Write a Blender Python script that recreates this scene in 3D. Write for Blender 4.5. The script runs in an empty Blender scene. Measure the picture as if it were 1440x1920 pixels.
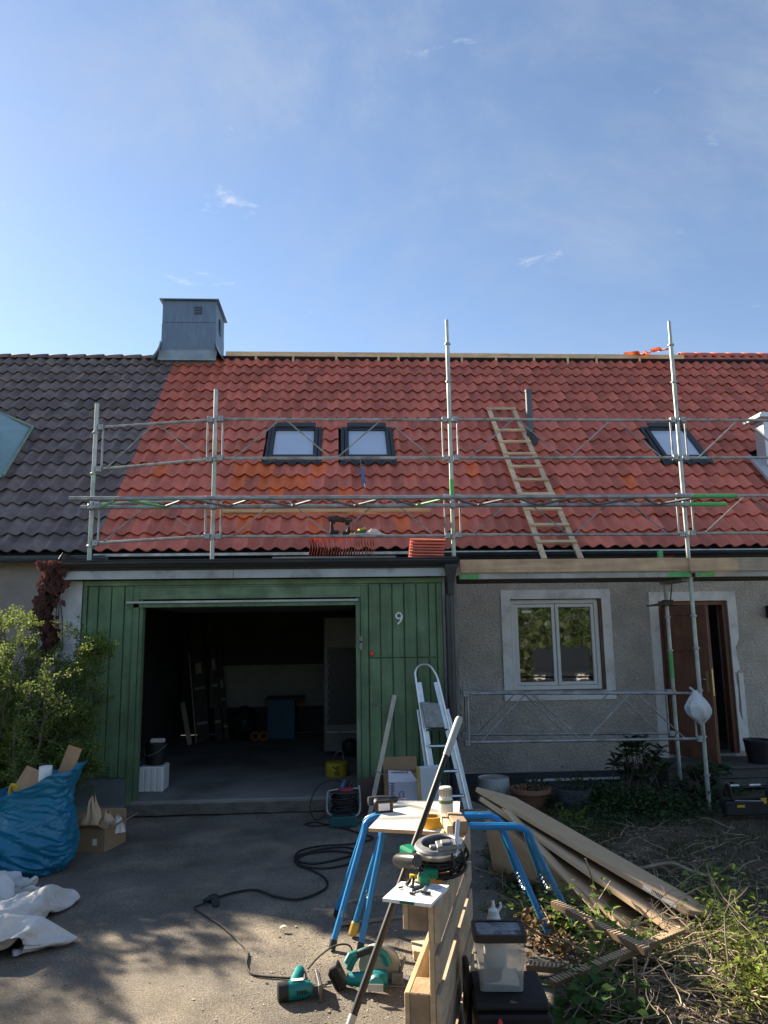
import bpy, math, random
from mathutils import Vector, Matrix, noise

R = math.radians
SC = bpy.context.scene
COL = SC.collection
rnd = random.Random(7)
HC = 1.85                                   # camera height

# ---------------------------------------------------------------- camera
cam = bpy.data.cameras.new('camera')
cam.sensor_fit = 'VERTICAL'
cam.sensor_height = 36.0
cam.lens = 36.0 * 1387 / 1920
cam.clip_start = 0.05
cam.clip_end = 2000
camo = bpy.data.objects.new('camera', cam)
COL.objects.link(camo)
_p, _y, _r = R(9.51), R(3.30), R(-0.85)
_f = Vector((math.sin(_y) * math.cos(_p), math.cos(_y) * math.cos(_p), math.sin(_p)))
_rt = Vector((math.cos(_y), -math.sin(_y), 0))
_u = _rt.cross(_f)
_r2 = _rt * math.cos(_r) + _u * math.sin(_r)
_u2 = -_rt * math.sin(_r) + _u * math.cos(_r)
camo.matrix_world = Matrix(((_r2.x, _u2.x, -_f.x, 0), (_r2.y, _u2.y, -_f.y, 0), (_r2.z, _u2.z, -_f.z, HC), (0, 0, 0, 1)))
SC.camera = camo

# ---------------------------------------------------------------- sky, sun, exposure
SUN_EL, SUN_AZ = R(30.8), R(-45)            # azimuth from +Y towards +X
world = bpy.data.worlds.new('World')
SC.world = world
world.use_nodes = True
wn, wl = world.node_tree.nodes, world.node_tree.links
bg = wn['Background']
sky = wn.new('ShaderNodeTexSky')
sky.sky_type = 'NISHITA'
sky.sun_disc = False
sky.sun_elevation = SUN_EL
sky.sun_rotation = SUN_AZ
sky.air_density = 1.0
sky.dust_density = 0.14
sky.ozone_density = 3.0
tc = wn.new('ShaderNodeTexCoord')
def wnoise(scale, detail, rough, stretch, off):
    mp = wn.new('ShaderNodeMapping')
    mp.inputs['Scale'].default_value = stretch
    mp.inputs['Location'].default_value = off
    wl.new(tc.outputs['Generated'], mp.inputs['Vector'])
    n = wn.new('ShaderNodeTexNoise')
    n.inputs['Scale'].default_value = scale
    n.inputs['Detail'].default_value = detail
    n.inputs['Roughness'].default_value = rough
    n.inputs['Distortion'].default_value = 0.3
    wl.new(mp.outputs['Vector'], n.inputs['Vector'])
    return n.outputs['Fac']
def wramp(src, a, b, top, low=0.0):
    m = wn.new('ShaderNodeMapRange')
    m.interpolation_type = 'SMOOTHSTEP'
    m.inputs['From Min'].default_value = a
    m.inputs['From Max'].default_value = b
    m.inputs['To Max'].default_value = top
    m.inputs['To Min'].default_value = low
    wl.new(src, m.inputs['Value'])
    return m.outputs['Result']
def wmix(fac, a, b):
    m = wn.new('ShaderNodeMix')
    m.data_type = 'RGBA'
    wl.new(fac, m.inputs['Factor'])
    wl.new(a, m.inputs['A'])
    if isinstance(b, tuple):
        m.inputs['B'].default_value = b
    else:
        wl.new(b, m.inputs['B'])
    return m.outputs['Result']
veil = wramp(wnoise(1.7, 9, 0.66, (1, 1, 1.5), (0.26, 2.01, 6.66)), 0.41, 0.74, 0.62)
puff = wramp(wnoise(8.0, 9, 0.6, (1, 1, 2.6), (4.84, 3.43, 7.94)), 0.655, 0.82, 0.85)
mute = wn.new('ShaderNodeHueSaturation')
mute.inputs['Saturation'].default_value = 0.93
mute.inputs['Value'].default_value = 0.88
wl.new(sky.outputs['Color'], mute.inputs['Color'])
c1 = wmix(veil, mute.outputs['Color'], (2.7, 3.1, 3.7, 1))
c2 = wmix(puff, c1, (4.9, 5.0, 5.1, 1))
wl.new(c2, bg.inputs['Color'])
bg.inputs['Strength'].default_value = 0.0525

sun = bpy.data.lights.new('sun', 'SUN')
sun.energy = 4.22
sun.angle = R(1.0)
sun.color = (1.0, 0.86, 0.66)
suno = bpy.data.objects.new('sun', sun)
COL.objects.link(suno)
_d = Vector((-math.sin(SUN_AZ) * math.cos(SUN_EL), -math.cos(SUN_AZ) * math.cos(SUN_EL), -math.sin(SUN_EL)))
suno.rotation_euler = _d.to_track_quat('-Z', 'Y').to_euler()
suno.location = (-20, 25, 20)

SC.view_settings.view_transform = 'Standard'
SC.view_settings.look = 'None'
SC.view_settings.exposure = 2.01
SC.view_settings.gamma = 1.0
SC.view_settings.use_curve_mapping = False
SC.cycles.max_bounces = 6
SC.cycles.diffuse_bounces = 4
SC.cycles.glossy_bounces = 4
SC.cycles.transmission_bounces = 6
SC.cycles.transparent_max_bounces = 8
SC.cycles.caustics_reflective = False
SC.cycles.caustics_refractive = False
SC.cycles.use_denoising = True

# ---------------------------------------------------------------- materials
MATS = {}
def mat(name, c, rough=0.7, metal=0.0, var=0.12, scale=6.0, detail=5.0, bump=0.0, bscale=60.0, c2=None, th=(0.40, 0.65),
        grain=None, island=0.0, obj=0.0, spec=0.5, trans=0.0, ior=1.45, stretch=None, dirt=None, dscale=1.3, dth=(0.5, 0.68), speck=0.0, sscale=95.0, alpha=1.0, bdist=0.02):
    """procedural material: noise tint of c, optional second colour c2 in patches, wood grain, dirt, bump, per-piece variation"""
    if name in MATS:
        return MATS[name]
    m = bpy.data.materials.new(name)
    MATS[name] = m
    m.use_nodes = True
    nt = m.node_tree
    N, L = nt.nodes, nt.links
    b = N['Principled BSDF']
    b.inputs['Roughness'].default_value = rough
    b.inputs['Metallic'].default_value = metal
    b.inputs['Specular IOR Level'].default_value = spec
    b.inputs['IOR'].default_value = ior
    b.inputs['Transmission Weight'].default_value = trans
    b.inputs['Alpha'].default_value = alpha
    g = N.new('ShaderNodeNewGeometry')
    pos = g.outputs['Position']
    if stretch:
        mp = N.new('ShaderNodeMapping')
        mp.inputs['Scale'].default_value = stretch
        L.new(pos, mp.inputs['Vector'])
        pos = mp.outputs['Vector']
    def nz(s, d=5.0, r=0.55, src=None, dist=0.0):
        n = N.new('ShaderNodeTexNoise')
        n.inputs['Scale'].default_value = s
        n.inputs['Detail'].default_value = d
        n.inputs['Roughness'].default_value = r
        n.inputs['Distortion'].default_value = dist
        L.new(src or pos, n.inputs['Vector'])
        return n.outputs['Fac']
    def rng(src, a, b_, c_, d_):
        q = N.new('ShaderNodeMapRange')
        q.inputs['From Min'].default_value = a
        q.inputs['From Max'].default_value = b_
        q.inputs['To Min'].default_value = c_
        q.inputs['To Max'].default_value = d_
        L.new(src, q.inputs['Value'])
        return q.outputs['Result']
    def mul(x, y):
        q = N.new('ShaderNodeMath')
        q.operation = 'MULTIPLY'
        L.new(x, q.inputs[0])
        L.new(y, q.inputs[1])
        return q.outputs[0]
    def mix(fac, A, B):
        q = N.new('ShaderNodeMix')
        q.data_type = 'RGBA'
        L.new(fac, q.inputs['Factor'])
        for k, v in (('A', A), ('B', B)):
            if isinstance(v, (tuple, list)):
                q.inputs[k].default_value = (*v[:3], 1)
            else:
                L.new(v, q.inputs[k])
        return q.outputs['Result']
    col = tuple(c)
    if c2:
        col = mix(rng(nz(scale * 0.6, 6, 0.6), th[0], th[1], 0, 1), c, c2)
    if grain:                                            # wood: stretched noise streaks
        mp = N.new('ShaderNodeMapping')
        mp.inputs['Scale'].default_value = grain
        L.new(g.outputs['Position'], mp.inputs['Vector'])
        gr = nz(1.0, 6, 0.65, mp.outputs['Vector'], 0.6)
        dark = tuple(v * 0.68 for v in c)
        col = mix(rng(gr, 0.35, 0.7, 0, 1), col, dark)
    if dirt:
        col = mix(rng(nz(dscale, 7, 0.65), dth[0], dth[1], 0, 0.85), col, dirt)
    v = rng(nz(scale, detail), 0.3, 0.7, 1 - var, 1 + var)
    if speck:
        v = mul(v, rng(nz(sscale, 3, 0.7), 0.30, 0.72, 1 - speck, 1 + speck))
    if island:
        v = mul(v, rng(g.outputs['Random Per Island'], 0, 1, 1 - island, 1 + island))
    if obj:
        oi = N.new('ShaderNodeObjectInfo')
        v = mul(v, rng(oi.outputs['Random'], 0, 1, 1 - obj, 1 + obj))
    hs = N.new('ShaderNodeHueSaturation')
    L.new(v, hs.inputs['Value'])
    if isinstance(col, tuple):
        hs.inputs['Color'].default_value = (*col, 1)
    else:
        L.new(col, hs.inputs['Color'])
    L.new(hs.outputs['Color'], b.inputs['Base Color'])
    if bump:
        bp = N.new('ShaderNodeBump')
        bp.inputs['Strength'].default_value = min(1.0, bump)
        bp.inputs['Distance'].default_value = bdist
        L.new(nz(bscale, 4, 0.6), bp.inputs['Height'])
        L.new(bp.outputs['Normal'], b.inputs['Normal'])
    return m

def leafmat(name, c, var=0.35, rough=0.7, tr=0.35):
    """leaf: diffuse/gloss with some light passing through"""
    if name in MATS:
        return MATS[name]
    m = mat(name, c, rough=rough, var=0.15, scale=3, island=var, spec=0.3)
    nt = m.node_tree
    N, L = nt.nodes, nt.links
    b, out = N['Principled BSDF'], N['Material Output']
    t = N.new('ShaderNodeBsdfTranslucent')
    s = b.inputs['Base Color'].links[0].from_socket
    hs = N.new('ShaderNodeHueSaturation')
    hs.inputs['Value'].default_value = 1.5
    hs.inputs['Hue'].default_value = 0.48
    L.new(s, hs.inputs['Color'])
    L.new(hs.outputs['Color'], t.inputs['Color'])
    mx = N.new('ShaderNodeMixShader')
    mx.inputs[0].default_value = tr
    L.new(b.outputs[0], mx.inputs[1])
    L.new(t.outputs[0], mx.inputs[2])
    L.new(mx.outputs[0], out.inputs['Surface'])
    return m

# ---------------------------------------------------------------- mesh helpers
FR = {}
def frame(o):
    return FR.get(o.name, Matrix.Identity(4))

class MB:
    """collects shapes; build() links them as ONE mesh object"""
    def __init__(s):
        s.v, s.f = [], []
    def add(s, vs, fs, M=None):
        n = len(s.v)
        if M is not None:
            vs = [M @ Vector(p) for p in vs]
        s.v.extend(tuple(p) for p in vs)
        s.f.extend([tuple(i + n for i in q) for q in fs])
        return s
    def box(s, c, d, M=None):
        x, y, z = d[0] / 2, d[1] / 2, d[2] / 2
        vs = [Vector((c[0] + i * x, c[1] + j * y, c[2] + k * z)) for i in (-1, 1) for j in (-1, 1) for k in (-1, 1)]
        return s.add(vs, [(0, 1, 3, 2), (4, 6, 7, 5), (0, 4, 5, 1), (2, 3, 7, 6), (0, 2, 6, 4), (1, 5, 7, 3)], M)
    def ab(s, a, b, M=None):                              # box from min corner to max corner
        return s.box([(a[i] + b[i]) / 2 for i in range(3)], [abs(b[i] - a[i]) for i in range(3)], M)
    def bar(s, a, b, w, h, up=(0, 0, 1)):                 # rectangular bar from a to b
        a, b = Vector(a), Vector(b)
        d = b - a
        l = d.length
        d.normalize()
        x = d.cross(Vector(up))
        if x.length < 1e-4:
            x = d.cross(Vector((0, 1, 0)))
        x.normalize()
        z = x.cross(d)
        M = Matrix(((x.x, d.x, z.x, a.x), (x.y, d.y, z.y, a.y), (x.z, d.z, z.z, a.z), (0, 0, 0, 1)))
        return s.box((0, l / 2, 0), (w, l, h), M)
    def tube(s, pts, r, n=8, closed=False, caps=True):
        pts = [Vector(p) for p in pts]
        m = len(pts)
        rs = r if isinstance(r, (list, tuple)) else [r] * m
        base = len(s.v)
        prev = None
        for i, p in enumerate(pts):
            if closed:
                t = pts[(i + 1) % m] - pts[i - 1]
            else:
                t = pts[min(i + 1, m - 1)] - pts[max(i - 1, 0)]
            if t.length < 1e-9:
                t = Vector((0, 0, 1))
            t.normalize()
            if prev is None:
                q = Vector((0, 0, 1)) if abs(t.z) < 0.9 else Vector((1, 0, 0))
                x = t.cross(q).normalized()
            else:
                x = prev - t * prev.dot(t)
                if x.length < 1e-6:
                    x = t.orthogonal()
                x.normalize()
            prev = x
            y = t.cross(x)
            for k in range(n):
                a = 2 * math.pi * k / n
                s.v.append(tuple(p + (x * math.cos(a) + y * math.sin(a)) * rs[i]))
        for i in range(m if closed else m - 1):
            j = (i + 1) % m
            for k in range(n):
                k2 = (k + 1) % n
                s.f.append((base + i * n + k, base + i * n + k2, base + j * n + k2, base + j * n + k))
        if caps and not closed:
            s.f.append(tuple(base + k for k in range(n))[::-1])
            s.f.append(tuple(base + (m - 1) * n + k for k in range(n)))
        return s
    def lathe(s, prof, n=20, M=None, cap=(True, True)):
        vs, fs = [], []
        for r, z in prof:
            for k in range(n):
                a = 2 * math.pi * k / n
                vs.append(Vector((r * math.cos(a), r * math.sin(a), z)))
        for i in range(len(prof) - 1):
            for k in range(n):
                k2 = (k + 1) % n
                fs.append((i * n + k, i * n + k2, (i + 1) * n + k2, (i + 1) * n + k))
        if cap[0]:
            fs.append(tuple(range(n))[::-1])
        if cap[1]:
            fs.append(tuple((len(prof) - 1) * n + k for k in range(n)))
        return s.add(vs, fs, M)
    def prism(s, poly, z0, z1, M=None):                   # polygon (x, y) extruded along z
        n = len(poly)
        vs = [Vector((x, y, z0)) for x, y in poly] + [Vector((x, y, z1)) for x, y in poly]
        fs = [tuple(range(n))[::-1], tuple(range(n, 2 * n))] + [(i, (i + 1) % n, n + (i + 1) % n, n + i) for i in range(n)]
        return s.add(vs, fs, M)
    def grid(s, fn, nu, nv, closed=False):                # fn(u, v) -> point, u and v in 0..1
        vs = [fn(i / nu, j / nv) for j in range(nv + 1) for i in range(nu + (0 if closed else 1))]
        w = nu if closed else nu + 1
        fs = [(j * w + i, j * w + (i + 1) % w, (j + 1) * w + (i + 1) % w, (j + 1) * w + i) for j in range(nv) for i in range(nu)]
        return s.add(vs, fs)
    def build(s, name, m, parent=None, loc=None, smooth=False, bevel=0.0, local=False, seg=1, solid=0.0):
        me = bpy.data.meshes.new(name)
        me.from_pydata(s.v, [], s.f)
        o = bpy.data.objects.new(name, me)
        COL.objects.link(o)
        if parent is not None:
            o.parent = parent
            if not local:
                me.transform(frame(parent).inverted())
            FR[o.name] = frame(parent)
        elif loc is not None:
            if not local:
                me.transform(Matrix.Translation(-Vector(loc)))
            o.location = loc
            FR[o.name] = Matrix.Translation(Vector(loc))
        me.materials.append(m)
        if smooth:
            me.polygons.foreach_set('use_smooth', [True] * len(me.polygons))
            me.set_sharp_from_angle(angle=R(40))
        if solid:
            q = o.modifiers.new('solid', 'SOLIDIFY')
            q.thickness = solid
            q.offset = 0
        if bevel:
            q = o.modifiers.new('bevel', 'BEVEL')
            q.width = bevel
            q.segments = seg
            q.limit_method = 'ANGLE'
            q.angle_limit = R(35)
        me.update()
        return o

def tag(o, label=None, cat=None, group=None, kind=None):
    if cat and not kind:
        kind = 'thing'
    for k, v in (('label', label), ('category', cat), ('group', group), ('kind', kind)):
        if v:
            o[k] = v
    return o
def thing(name, label, cat, loc=(0, 0, 0), rot=(0, 0, 0), group=None):
    o = bpy.data.objects.new(name, None)
    COL.objects.link(o)
    o.empty_display_size = 0.2
    o.location = loc
    o.rotation_euler = rot
    from mathutils import Euler
    FR[o.name] = Matrix.Translation(Vector(loc)) @ Euler(rot).to_matrix().to_4x4()
    return tag(o, label, cat, group)
def one(mb, name, m, label, cat, loc=(0, 0, 0), group=None, **k):
    return tag(mb.build(name, m, None, loc, **k), label, cat, group)
def copy_tree(o, parent=None):
    c = o.copy()
    COL.objects.link(c)
    c.parent = parent
    for ch in o.children:
        copy_tree(ch, c)
    return c
def spline(pts, n=8, closed=False):
    pts = [Vector(p) for p in pts]
    out = []
    m = len(pts)
    for i in range(m if closed else m - 1):
        if closed:
            p0, p1, p2, p3 = pts[i - 1], pts[i], pts[(i + 1) % m], pts[(i + 2) % m]
        else:
            p0, p1, p2, p3 = pts[max(i - 1, 0)], pts[i], pts[i + 1], pts[min(i + 2, m - 1)]
        for k in range(n):
            t = k / n
            out.append(0.5 * ((2 * p1) + (p2 - p0) * t + (2 * p0 - 5 * p1 + 4 * p2 - p3) * t * t + (3 * p1 - p0 - 3 * p2 + p3) * t ** 3))
    if not closed:
        out.append(pts[-1])
    return out
def txt(name, body, size, m, parent, M, ext=0.001):
    """flat lettering as a mesh, M is its world placement (x right, y up, z out)"""
    cu = bpy.data.curves.new(name, 'FONT')
    cu.body = body
    cu.size = size
    cu.extrude = ext
    cu.align_x = 'CENTER'
    cu.align_y = 'CENTER'
    to = bpy.data.objects.new(name + '_curve', cu)
    me = bpy.data.meshes.new_from_object(to)
    bpy.data.objects.remove(to)
    bpy.data.curves.remove(cu)
    me.transform(frame(parent).inverted() @ M)
    o = bpy.data.objects.new(name, me)
    COL.objects.link(o)
    o.parent = parent
    me.materials.clear()
    me.materials.append(m)
    FR[o.name] = frame(parent)
    return o
def front(x, y, z, roll=0):                                # frame facing the camera: x right, y up, z towards -Y
    return Matrix.Translation((x, y, z)) @ Matrix.Rotation(R(90), 4, 'X') @ Matrix.Rotation(roll, 4, 'Z')

ORD = ['first', 'second', 'third', 'fourth', 'fifth', 'sixth', 'seventh', 'eighth', 'ninth', 'tenth', 'eleventh', 'twelfth', 'thirteenth', 'fourteenth', 'fifteenth', 'sixteenth', 'seventeenth', 'eighteenth', 'nineteenth', 'twentieth', 'twenty-first', 'twenty-second', 'twenty-third', 'twenty-fourth']
# ---------------------------------------------------------------- shared materials
STEEL = mat('galvanised_steel', (0.34, 0.355, 0.365), rough=0.55, metal=0.5, var=0.22, scale=9, bump=0.06, bscale=90, dirt=(0.20, 0.19, 0.175), dscale=6, dth=(0.48, 0.62))
STEEL2 = mat('galvanised_coupler', (0.34, 0.36, 0.37), rough=0.5, metal=0.6, var=0.2, scale=20)
GREENP = mat('green_marker_paint', (0.10, 0.42, 0.13), rough=0.6, c2=(0.4, 0.42, 0.4), th=(0.55, 0.7), scale=14)
GREENW = mat('green_painted_wood', (0.120, 0.208, 0.112), rough=0.62, var=0.22, scale=4, grain=(14, 14, 1.6), dirt=(0.15, 0.235, 0.155), dscale=3.5, dth=(0.52, 0.8), bump=0.12, bscale=50, obj=0.08)
GREENH = mat('green_painted_lintel', (0.132, 0.222, 0.12), rough=0.6, var=0.22, scale=4, grain=(1.2, 12, 14), dirt=(0.21, 0.29, 0.195), dscale=3, dth=(0.45, 0.7), bump=0.15, bscale=40)
ZINC = mat('grey_fascia_metal', (0.36, 0.40, 0.43), rough=0.5, metal=0.3, var=0.2, scale=3, dirt=(0.11, 0.125, 0.135), dscale=2.5)
DARKMET = mat('black_gutter_metal', (0.028, 0.034, 0.040), rough=0.38, var=0.2, scale=6)
PLASTER = mat('grey_roughcast', (0.58, 0.52, 0.45), rough=0.95, var=0.14, scale=3, bump=1.0, bscale=30, bdist=0.045, speck=0.20, sscale=42, dirt=(0.45, 0.405, 0.35), dscale=1.1)
WHITEP = mat('white_plaster_band', (0.80, 0.785, 0.75), rough=0.9, var=0.08, scale=5, bump=0.2, bscale=70, dirt=(0.45, 0.44, 0.41), dscale=2.2)
WHITE = mat('white_paint', (0.72, 0.72, 0.70), rough=0.45, var=0.05)
PINE = mat('new_pine', (0.72, 0.53, 0.33), rough=0.7, var=0.14, scale=5, grain=(1.6, 20, 26), bump=0.1, bscale=60, obj=0.1)
PINEY = mat('new_pine_lengthwise', (0.74, 0.55, 0.345), rough=0.7, var=0.14, scale=5, grain=(24, 1.5, 26), bump=0.1, bscale=60, obj=0.12)
GREYW = mat('weathered_wood', (0.30, 0.26, 0.21), rough=0.85, var=0.2, scale=5, grain=(1.4, 18, 22), bump=0.2, bscale=50, obj=0.12)
BLACK = mat('black_plastic', (0.014, 0.015, 0.017), rough=0.42, var=0.2)
RUBBER = mat('black_rubber', (0.012, 0.012, 0.013), rough=0.6, var=0.2)
CARD = mat('brown_cardboard', (0.36, 0.235, 0.135), rough=0.85, var=0.12, scale=5, obj=0.08, dirt=(0.30, 0.19, 0.10), dscale=3)
ALU = mat('aluminium', (0.62, 0.64, 0.66), rough=0.33, metal=0.85, var=0.12, scale=12)
PAPER = mat('white_paper', (0.74, 0.74, 0.73), rough=0.8, var=0.05)

# ================================================================ SETTING
GROUND = mat('far_ground', (0.27, 0.25, 0.21), rough=0.95, var=0.2, scale=1)
tag(MB().ab((-300, -300, -0.6), (300, 300, -0.35)).build('ground', GROUND), kind='structure')
ASPH = mat('worn_asphalt', (0.19, 0.168, 0.142), rough=0.93, var=0.30, scale=2.2, detail=9, bump=1.0, bscale=110, speck=0.50, sscale=75, c2=(0.28, 0.24, 0.185), th=(0.46, 0.66), dirt=(0.11, 0.105, 0.10), dscale=0.9, dth=(0.5, 0.7))
SOIL = mat('garden_soil', (0.085, 0.068, 0.048), rough=0.98, var=0.3, scale=5, bump=1.0, bscale=40, c2=(0.10, 0.083, 0.055), th=(0.45, 0.6))

def garden_z(x, y):
    t = max(0.0, min(1.0, (y - 4.5) / 4.0))
    q = 0.05 * noise.noise((x * 1.7, y * 1.7, 1.1)) + 0.03 * noise.noise((x * 5, y * 5, 4.2))
    return -0.02 - 0.08 * t + q
def edge_x(y):                                            # where the asphalt meets the garden
    return 1.12 + 0.10 * math.sin(y * 1.7) + 0.06 * math.sin(y * 4.1 + 1) + 0.07 * max(0, y - 6)
# driveway: a sheet, slightly uneven, that runs up to the garage threshold
def drive(u, v):
    y = -6 + v * 14.47
    x0, x1 = -3.05, edge_x(y) + 0.25
    x = x0 + (x1 - x0) * u
    z = 0.012 * noise.noise((x * 0.9, y * 0.9, 0)) + 0.05 * max(0, (y - 7.9) / 0.55) ** 2
    if u > 0.96:
        z -= 0.09 * (u - 0.96) / 0.04
    return Vector((x, y, z))
tag(MB().grid(drive, 60, 120).build('driveway', ASPH, smooth=True), kind='structure')
def garden(u, v):
    y = -6 + v * 16.2
    x = edge_x(y) - 0.05 + (11 - edge_x(y)) * u ** 1.5
    return Vector((x, y, garden_z(x, y)))
tag(MB().grid(garden, 90, 130).build('garden_bed', SOIL, smooth=True), kind='structure')
def leftbed(u, v):
    y = -6 + v * 16.2
    x = -11 + (8.0 + 0.12 * math.sin(y * 2)) * u
    return Vector((x, y, 0.03 + 0.03 * noise.noise((x * 2, y * 2, 3)) - (0.12 if u > 0.99 else 0)))
tag(MB().grid(leftbed, 40, 60).build('planting_bed', SOIL, smooth=True), kind='structure')

# ---------------------------------------------------------------- row house with the red roof
SL = R(45.13)
CS, SN = math.cos(SL), math.sin(SL)
E0 = Vector((0, 9.833, HC + 1.187))                      # eave line through the tile crests
SD, NN = Vector((0, CS, SN)), Vector((0, -SN, CS))
PITCH, TW, AMP = 0.3617, 0.2, 0.052
X0 = -3.25
def rp(x, u, n=0.0):                                      # point on the roof: x along the eave, u up the slope, n off it
    return Vector((x, 0, 0)) + Vector((0, E0.y, E0.z)) + SD * u + NN * n

house = thing('row_house', 'grey roughcast terraced house with new red tiled roof behind the scaffold', 'house', (2, 10.1, 0))
neigh = thing('row_house', 'neighbouring terraced house with dark weathered tiled roof left of the chimney', 'house', (-5.5, 10.1, 0))
REDT = mat('red_clay_tile', (0.57, 0.155, 0.100), rough=0.66, var=0.14, scale=5, island=0.22, obj=0.24, dirt=(0.47, 0.135, 0.095), dscale=1.0, bump=0.05, bscale=80)
ORNT = mat('orange_clay_tile', (0.76, 0.165, 0.052), rough=0.62, var=0.15, scale=5, obj=0.15)
GRYT = mat('weathered_dark_tile', (0.170, 0.136, 0.130), rough=0.85, var=0.28, scale=6, island=0.2, obj=0.22, dirt=(0.205, 0.135, 0.118), dscale=1.6, dth=(0.5, 0.75), bump=0.25, bscale=60)
UNDER = mat('roof_underlay', (0.018, 0.018, 0.018), rough=0.9)

def wave(x):
    c = 0.5 + 0.5 * math.cos(2 * math.pi * (x - 0.173) / TW)
    return AMP * c ** 1.15
TV, TF = [], []
def tile_mesh():
    n = 9
    xs = [-0.012 + (TW + 0.012) * i / n for i in range(n + 1)]
    rows = [(0.0, 0.040), (0.20, 0.022), (0.405, 0.001)]
    vs, fs = [], []
    for u, h in rows:
        vs += [(x, u, wave(x) + h) for x in xs]
    for j in range(2):
        for i in range(n):
            a = j * (n + 1) + i
            fs.append((a, a + 1, a + n + 2, a + n + 1))
    b = len(vs)                                           # front lip
    vs += [(x, 0.0, wave(x) + 0.040) for x in xs] + [(x, 0.006, wave(x) + 0.022) for x in xs]
    for i in range(n):
        fs.append((b + n + 1 + i, b + n + 2 + i, b + i + 1, b + i))
    e = len(vs)                                           # right edge
    x = xs[-1]
    vs += [(x, 0, wave(x) + 0.040), (x, 0.405, wave(x) + 0.001), (x, 0.405, wave(x) - 0.014), (x, 0.006, wave(x) + 0.022)]
    fs.append((e, e + 3, e + 2, e + 1))
    return vs, fs
TV, TF = tile_mesh()
def tile_data(name, m):
    me = bpy.data.meshes.new(name)
    me.from_pydata(TV, [], TF)
    me.materials.append(m)
    me.polygons.foreach_set('use_smooth', [True] * len(me.polygons))
    me.set_sharp_from_angle(angle=R(50))
    return me
ME_RED, ME_ORN, ME_GRY = tile_data('red_tile', REDT), tile_data('orange_tile', ORNT), tile_data('dark_tile', GRYT)
DECK = -(AMP + 0.040)
TILT = 0.0
def tile_at(me, x, u, parent, n=DECK):
    o = bpy.data.objects.new('roof_tile', me)
    COL.objects.link(o)
    o.parent = parent
    o.location = frame(parent).inverted() @ rp(x + rnd.uniform(-.004, .004), u + rnd.uniform(-.008, .008), n + rnd.uniform(-.001, .004))
    o.rotation_euler = (SL + rnd.uniform(-.012, .012), rnd.uniform(-.010, .010), rnd.uniform(-.012, .012))
    return o
def roof_sheet(x0, x1, parent, u1):
    mb = MB()
    mb.add([rp(x0, -0.06, DECK - 0.02), rp(x1, -0.06, DECK - 0.02), rp(x1, u1, DECK - 0.02), rp(x0, u1, DECK - 0.02),
            rp(x0, -0.06, DECK - 0.06), rp(x1, -0.06, DECK - 0.06), rp(x1, u1, DECK - 0.06), rp(x0, u1, DECK - 0.06)],
           [(0, 1, 2, 3), (7, 6, 5, 4), (0, 4, 5, 1), (1, 5, 6, 2), (2, 6, 7, 3), (3, 7, 4, 0)])
    # rear slope so that the ridge shuts out the sun from behind
    rz = rp(0, u1, DECK - 0.02)
    mb.add([(x0, rz.y, rz.z), (x1, rz.y, rz.z), (x1, rz.y + 4.4, rz.z - 4.4), (x0, rz.y + 4.4, rz.z - 4.4),
            (x0, rz.y, rz.z - .05), (x1, rz.y, rz.z - .05), (x1, rz.y + 4.35, rz.z - 4.45), (x0, rz.y + 4.35, rz.z - 4.45)],
           [(0, 1, 2, 3), (7, 6, 5, 4), (0, 4, 5, 1), (1, 5, 6, 2), (2, 6, 7, 3), (3, 7, 4, 0)])
    return mb.build('roof', UNDER, parent)
RL = 17 * PITCH
roof = roof_sheet(X0, 10.95, house, RL)
roofn = roof_sheet(-10.6, X0 - 0.004, neigh, RL)

# roof openings (x0, x1, u0, u1)
def uy(y):
    return (y - E0.y) / CS
SKY = [(-1.21, -0.34, 2.24, 3.27), (0.0, 0.845, 2.24, 3.27), (5.19, 6.0, 2.22, 3.29)]
HOLES = [(a, b - .06, c + 0.02, d - 0.02) for a, b, c, d in SKY] + [(6.75, 7.25, 1.95, 2.6)]
def holed(x, u):
    cx, cu = x + TW / 2, u + PITCH / 2
    return any(a < cx < b and c < cu < d for a, b, c, d in HOLES)
ORANGE = {(c, r) for c, r in [(9, 2), (8, 2), (10, 2), (9, 1), (8, 5), (9, 5), (10, 5), (10, 4), (11, 4), (12, 4), (8, 4), (14, 6), (15, 6), (14, 7), (15, 8), (11, 3), (14, 5), (7, 2)]}
rest, nred = [], 0
cand = []
for r in range(18):
    for c in range(71):
        x, u = X0 + c * TW, r * PITCH
        if holed(x, u) or (r == 17 and x < 7.15):
            continue
        cand.append((r, c, x, u))
for r, c, x, u in cand:
    p = rp(x, u)
    vis = abs(p.x / p.y) < 0.64
    if nred < 296 and vis and (x / p.y) < 0.63:
        o = tile_at(ME_ORN if (c, r) in ORANGE or rnd.random() < .025 else ME_RED, x, u, roof)
        nred += 1
    else:
        rest.append((x, u))
mb = MB()
TM = Matrix.Rotation(SL, 4, 'X')
for x, u in rest:
    p = rp(x + rnd.uniform(-.004, .004), u + rnd.uniform(-.008, .008), DECK + rnd.uniform(-.001, .004))
    mb.add(TV, TF, Matrix.Translation(p) @ Matrix.Rotation(SL + rnd.uniform(-.012, .012), 4, 'X') @ Matrix.Rotation(rnd.uniform(-.012, .012), 4, 'Z'))
tag(mb.build('roof_tiles', REDT, roof, smooth=True), kind='stuff')
ng = 0
grest = []
for r in range(17):
    for c in range(1, 37):
        x, u = X0 - c * TW, r * PITCH
        p = rp(x, u)
        if ng < 300 and x / p.y > -0.50:
            tile_at(ME_GRY, x, u, roofn)
            ng += 1
        else:
            grest.append((x, u))
if grest:
    mb = MB()
    for x, u in grest:
        mb.add(TV, TF, Matrix.Translation(rp(x, u, DECK)) @ TM)
    tag(mb.build('roof_tiles', GRYT, roofn, smooth=True), kind='stuff')

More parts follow.
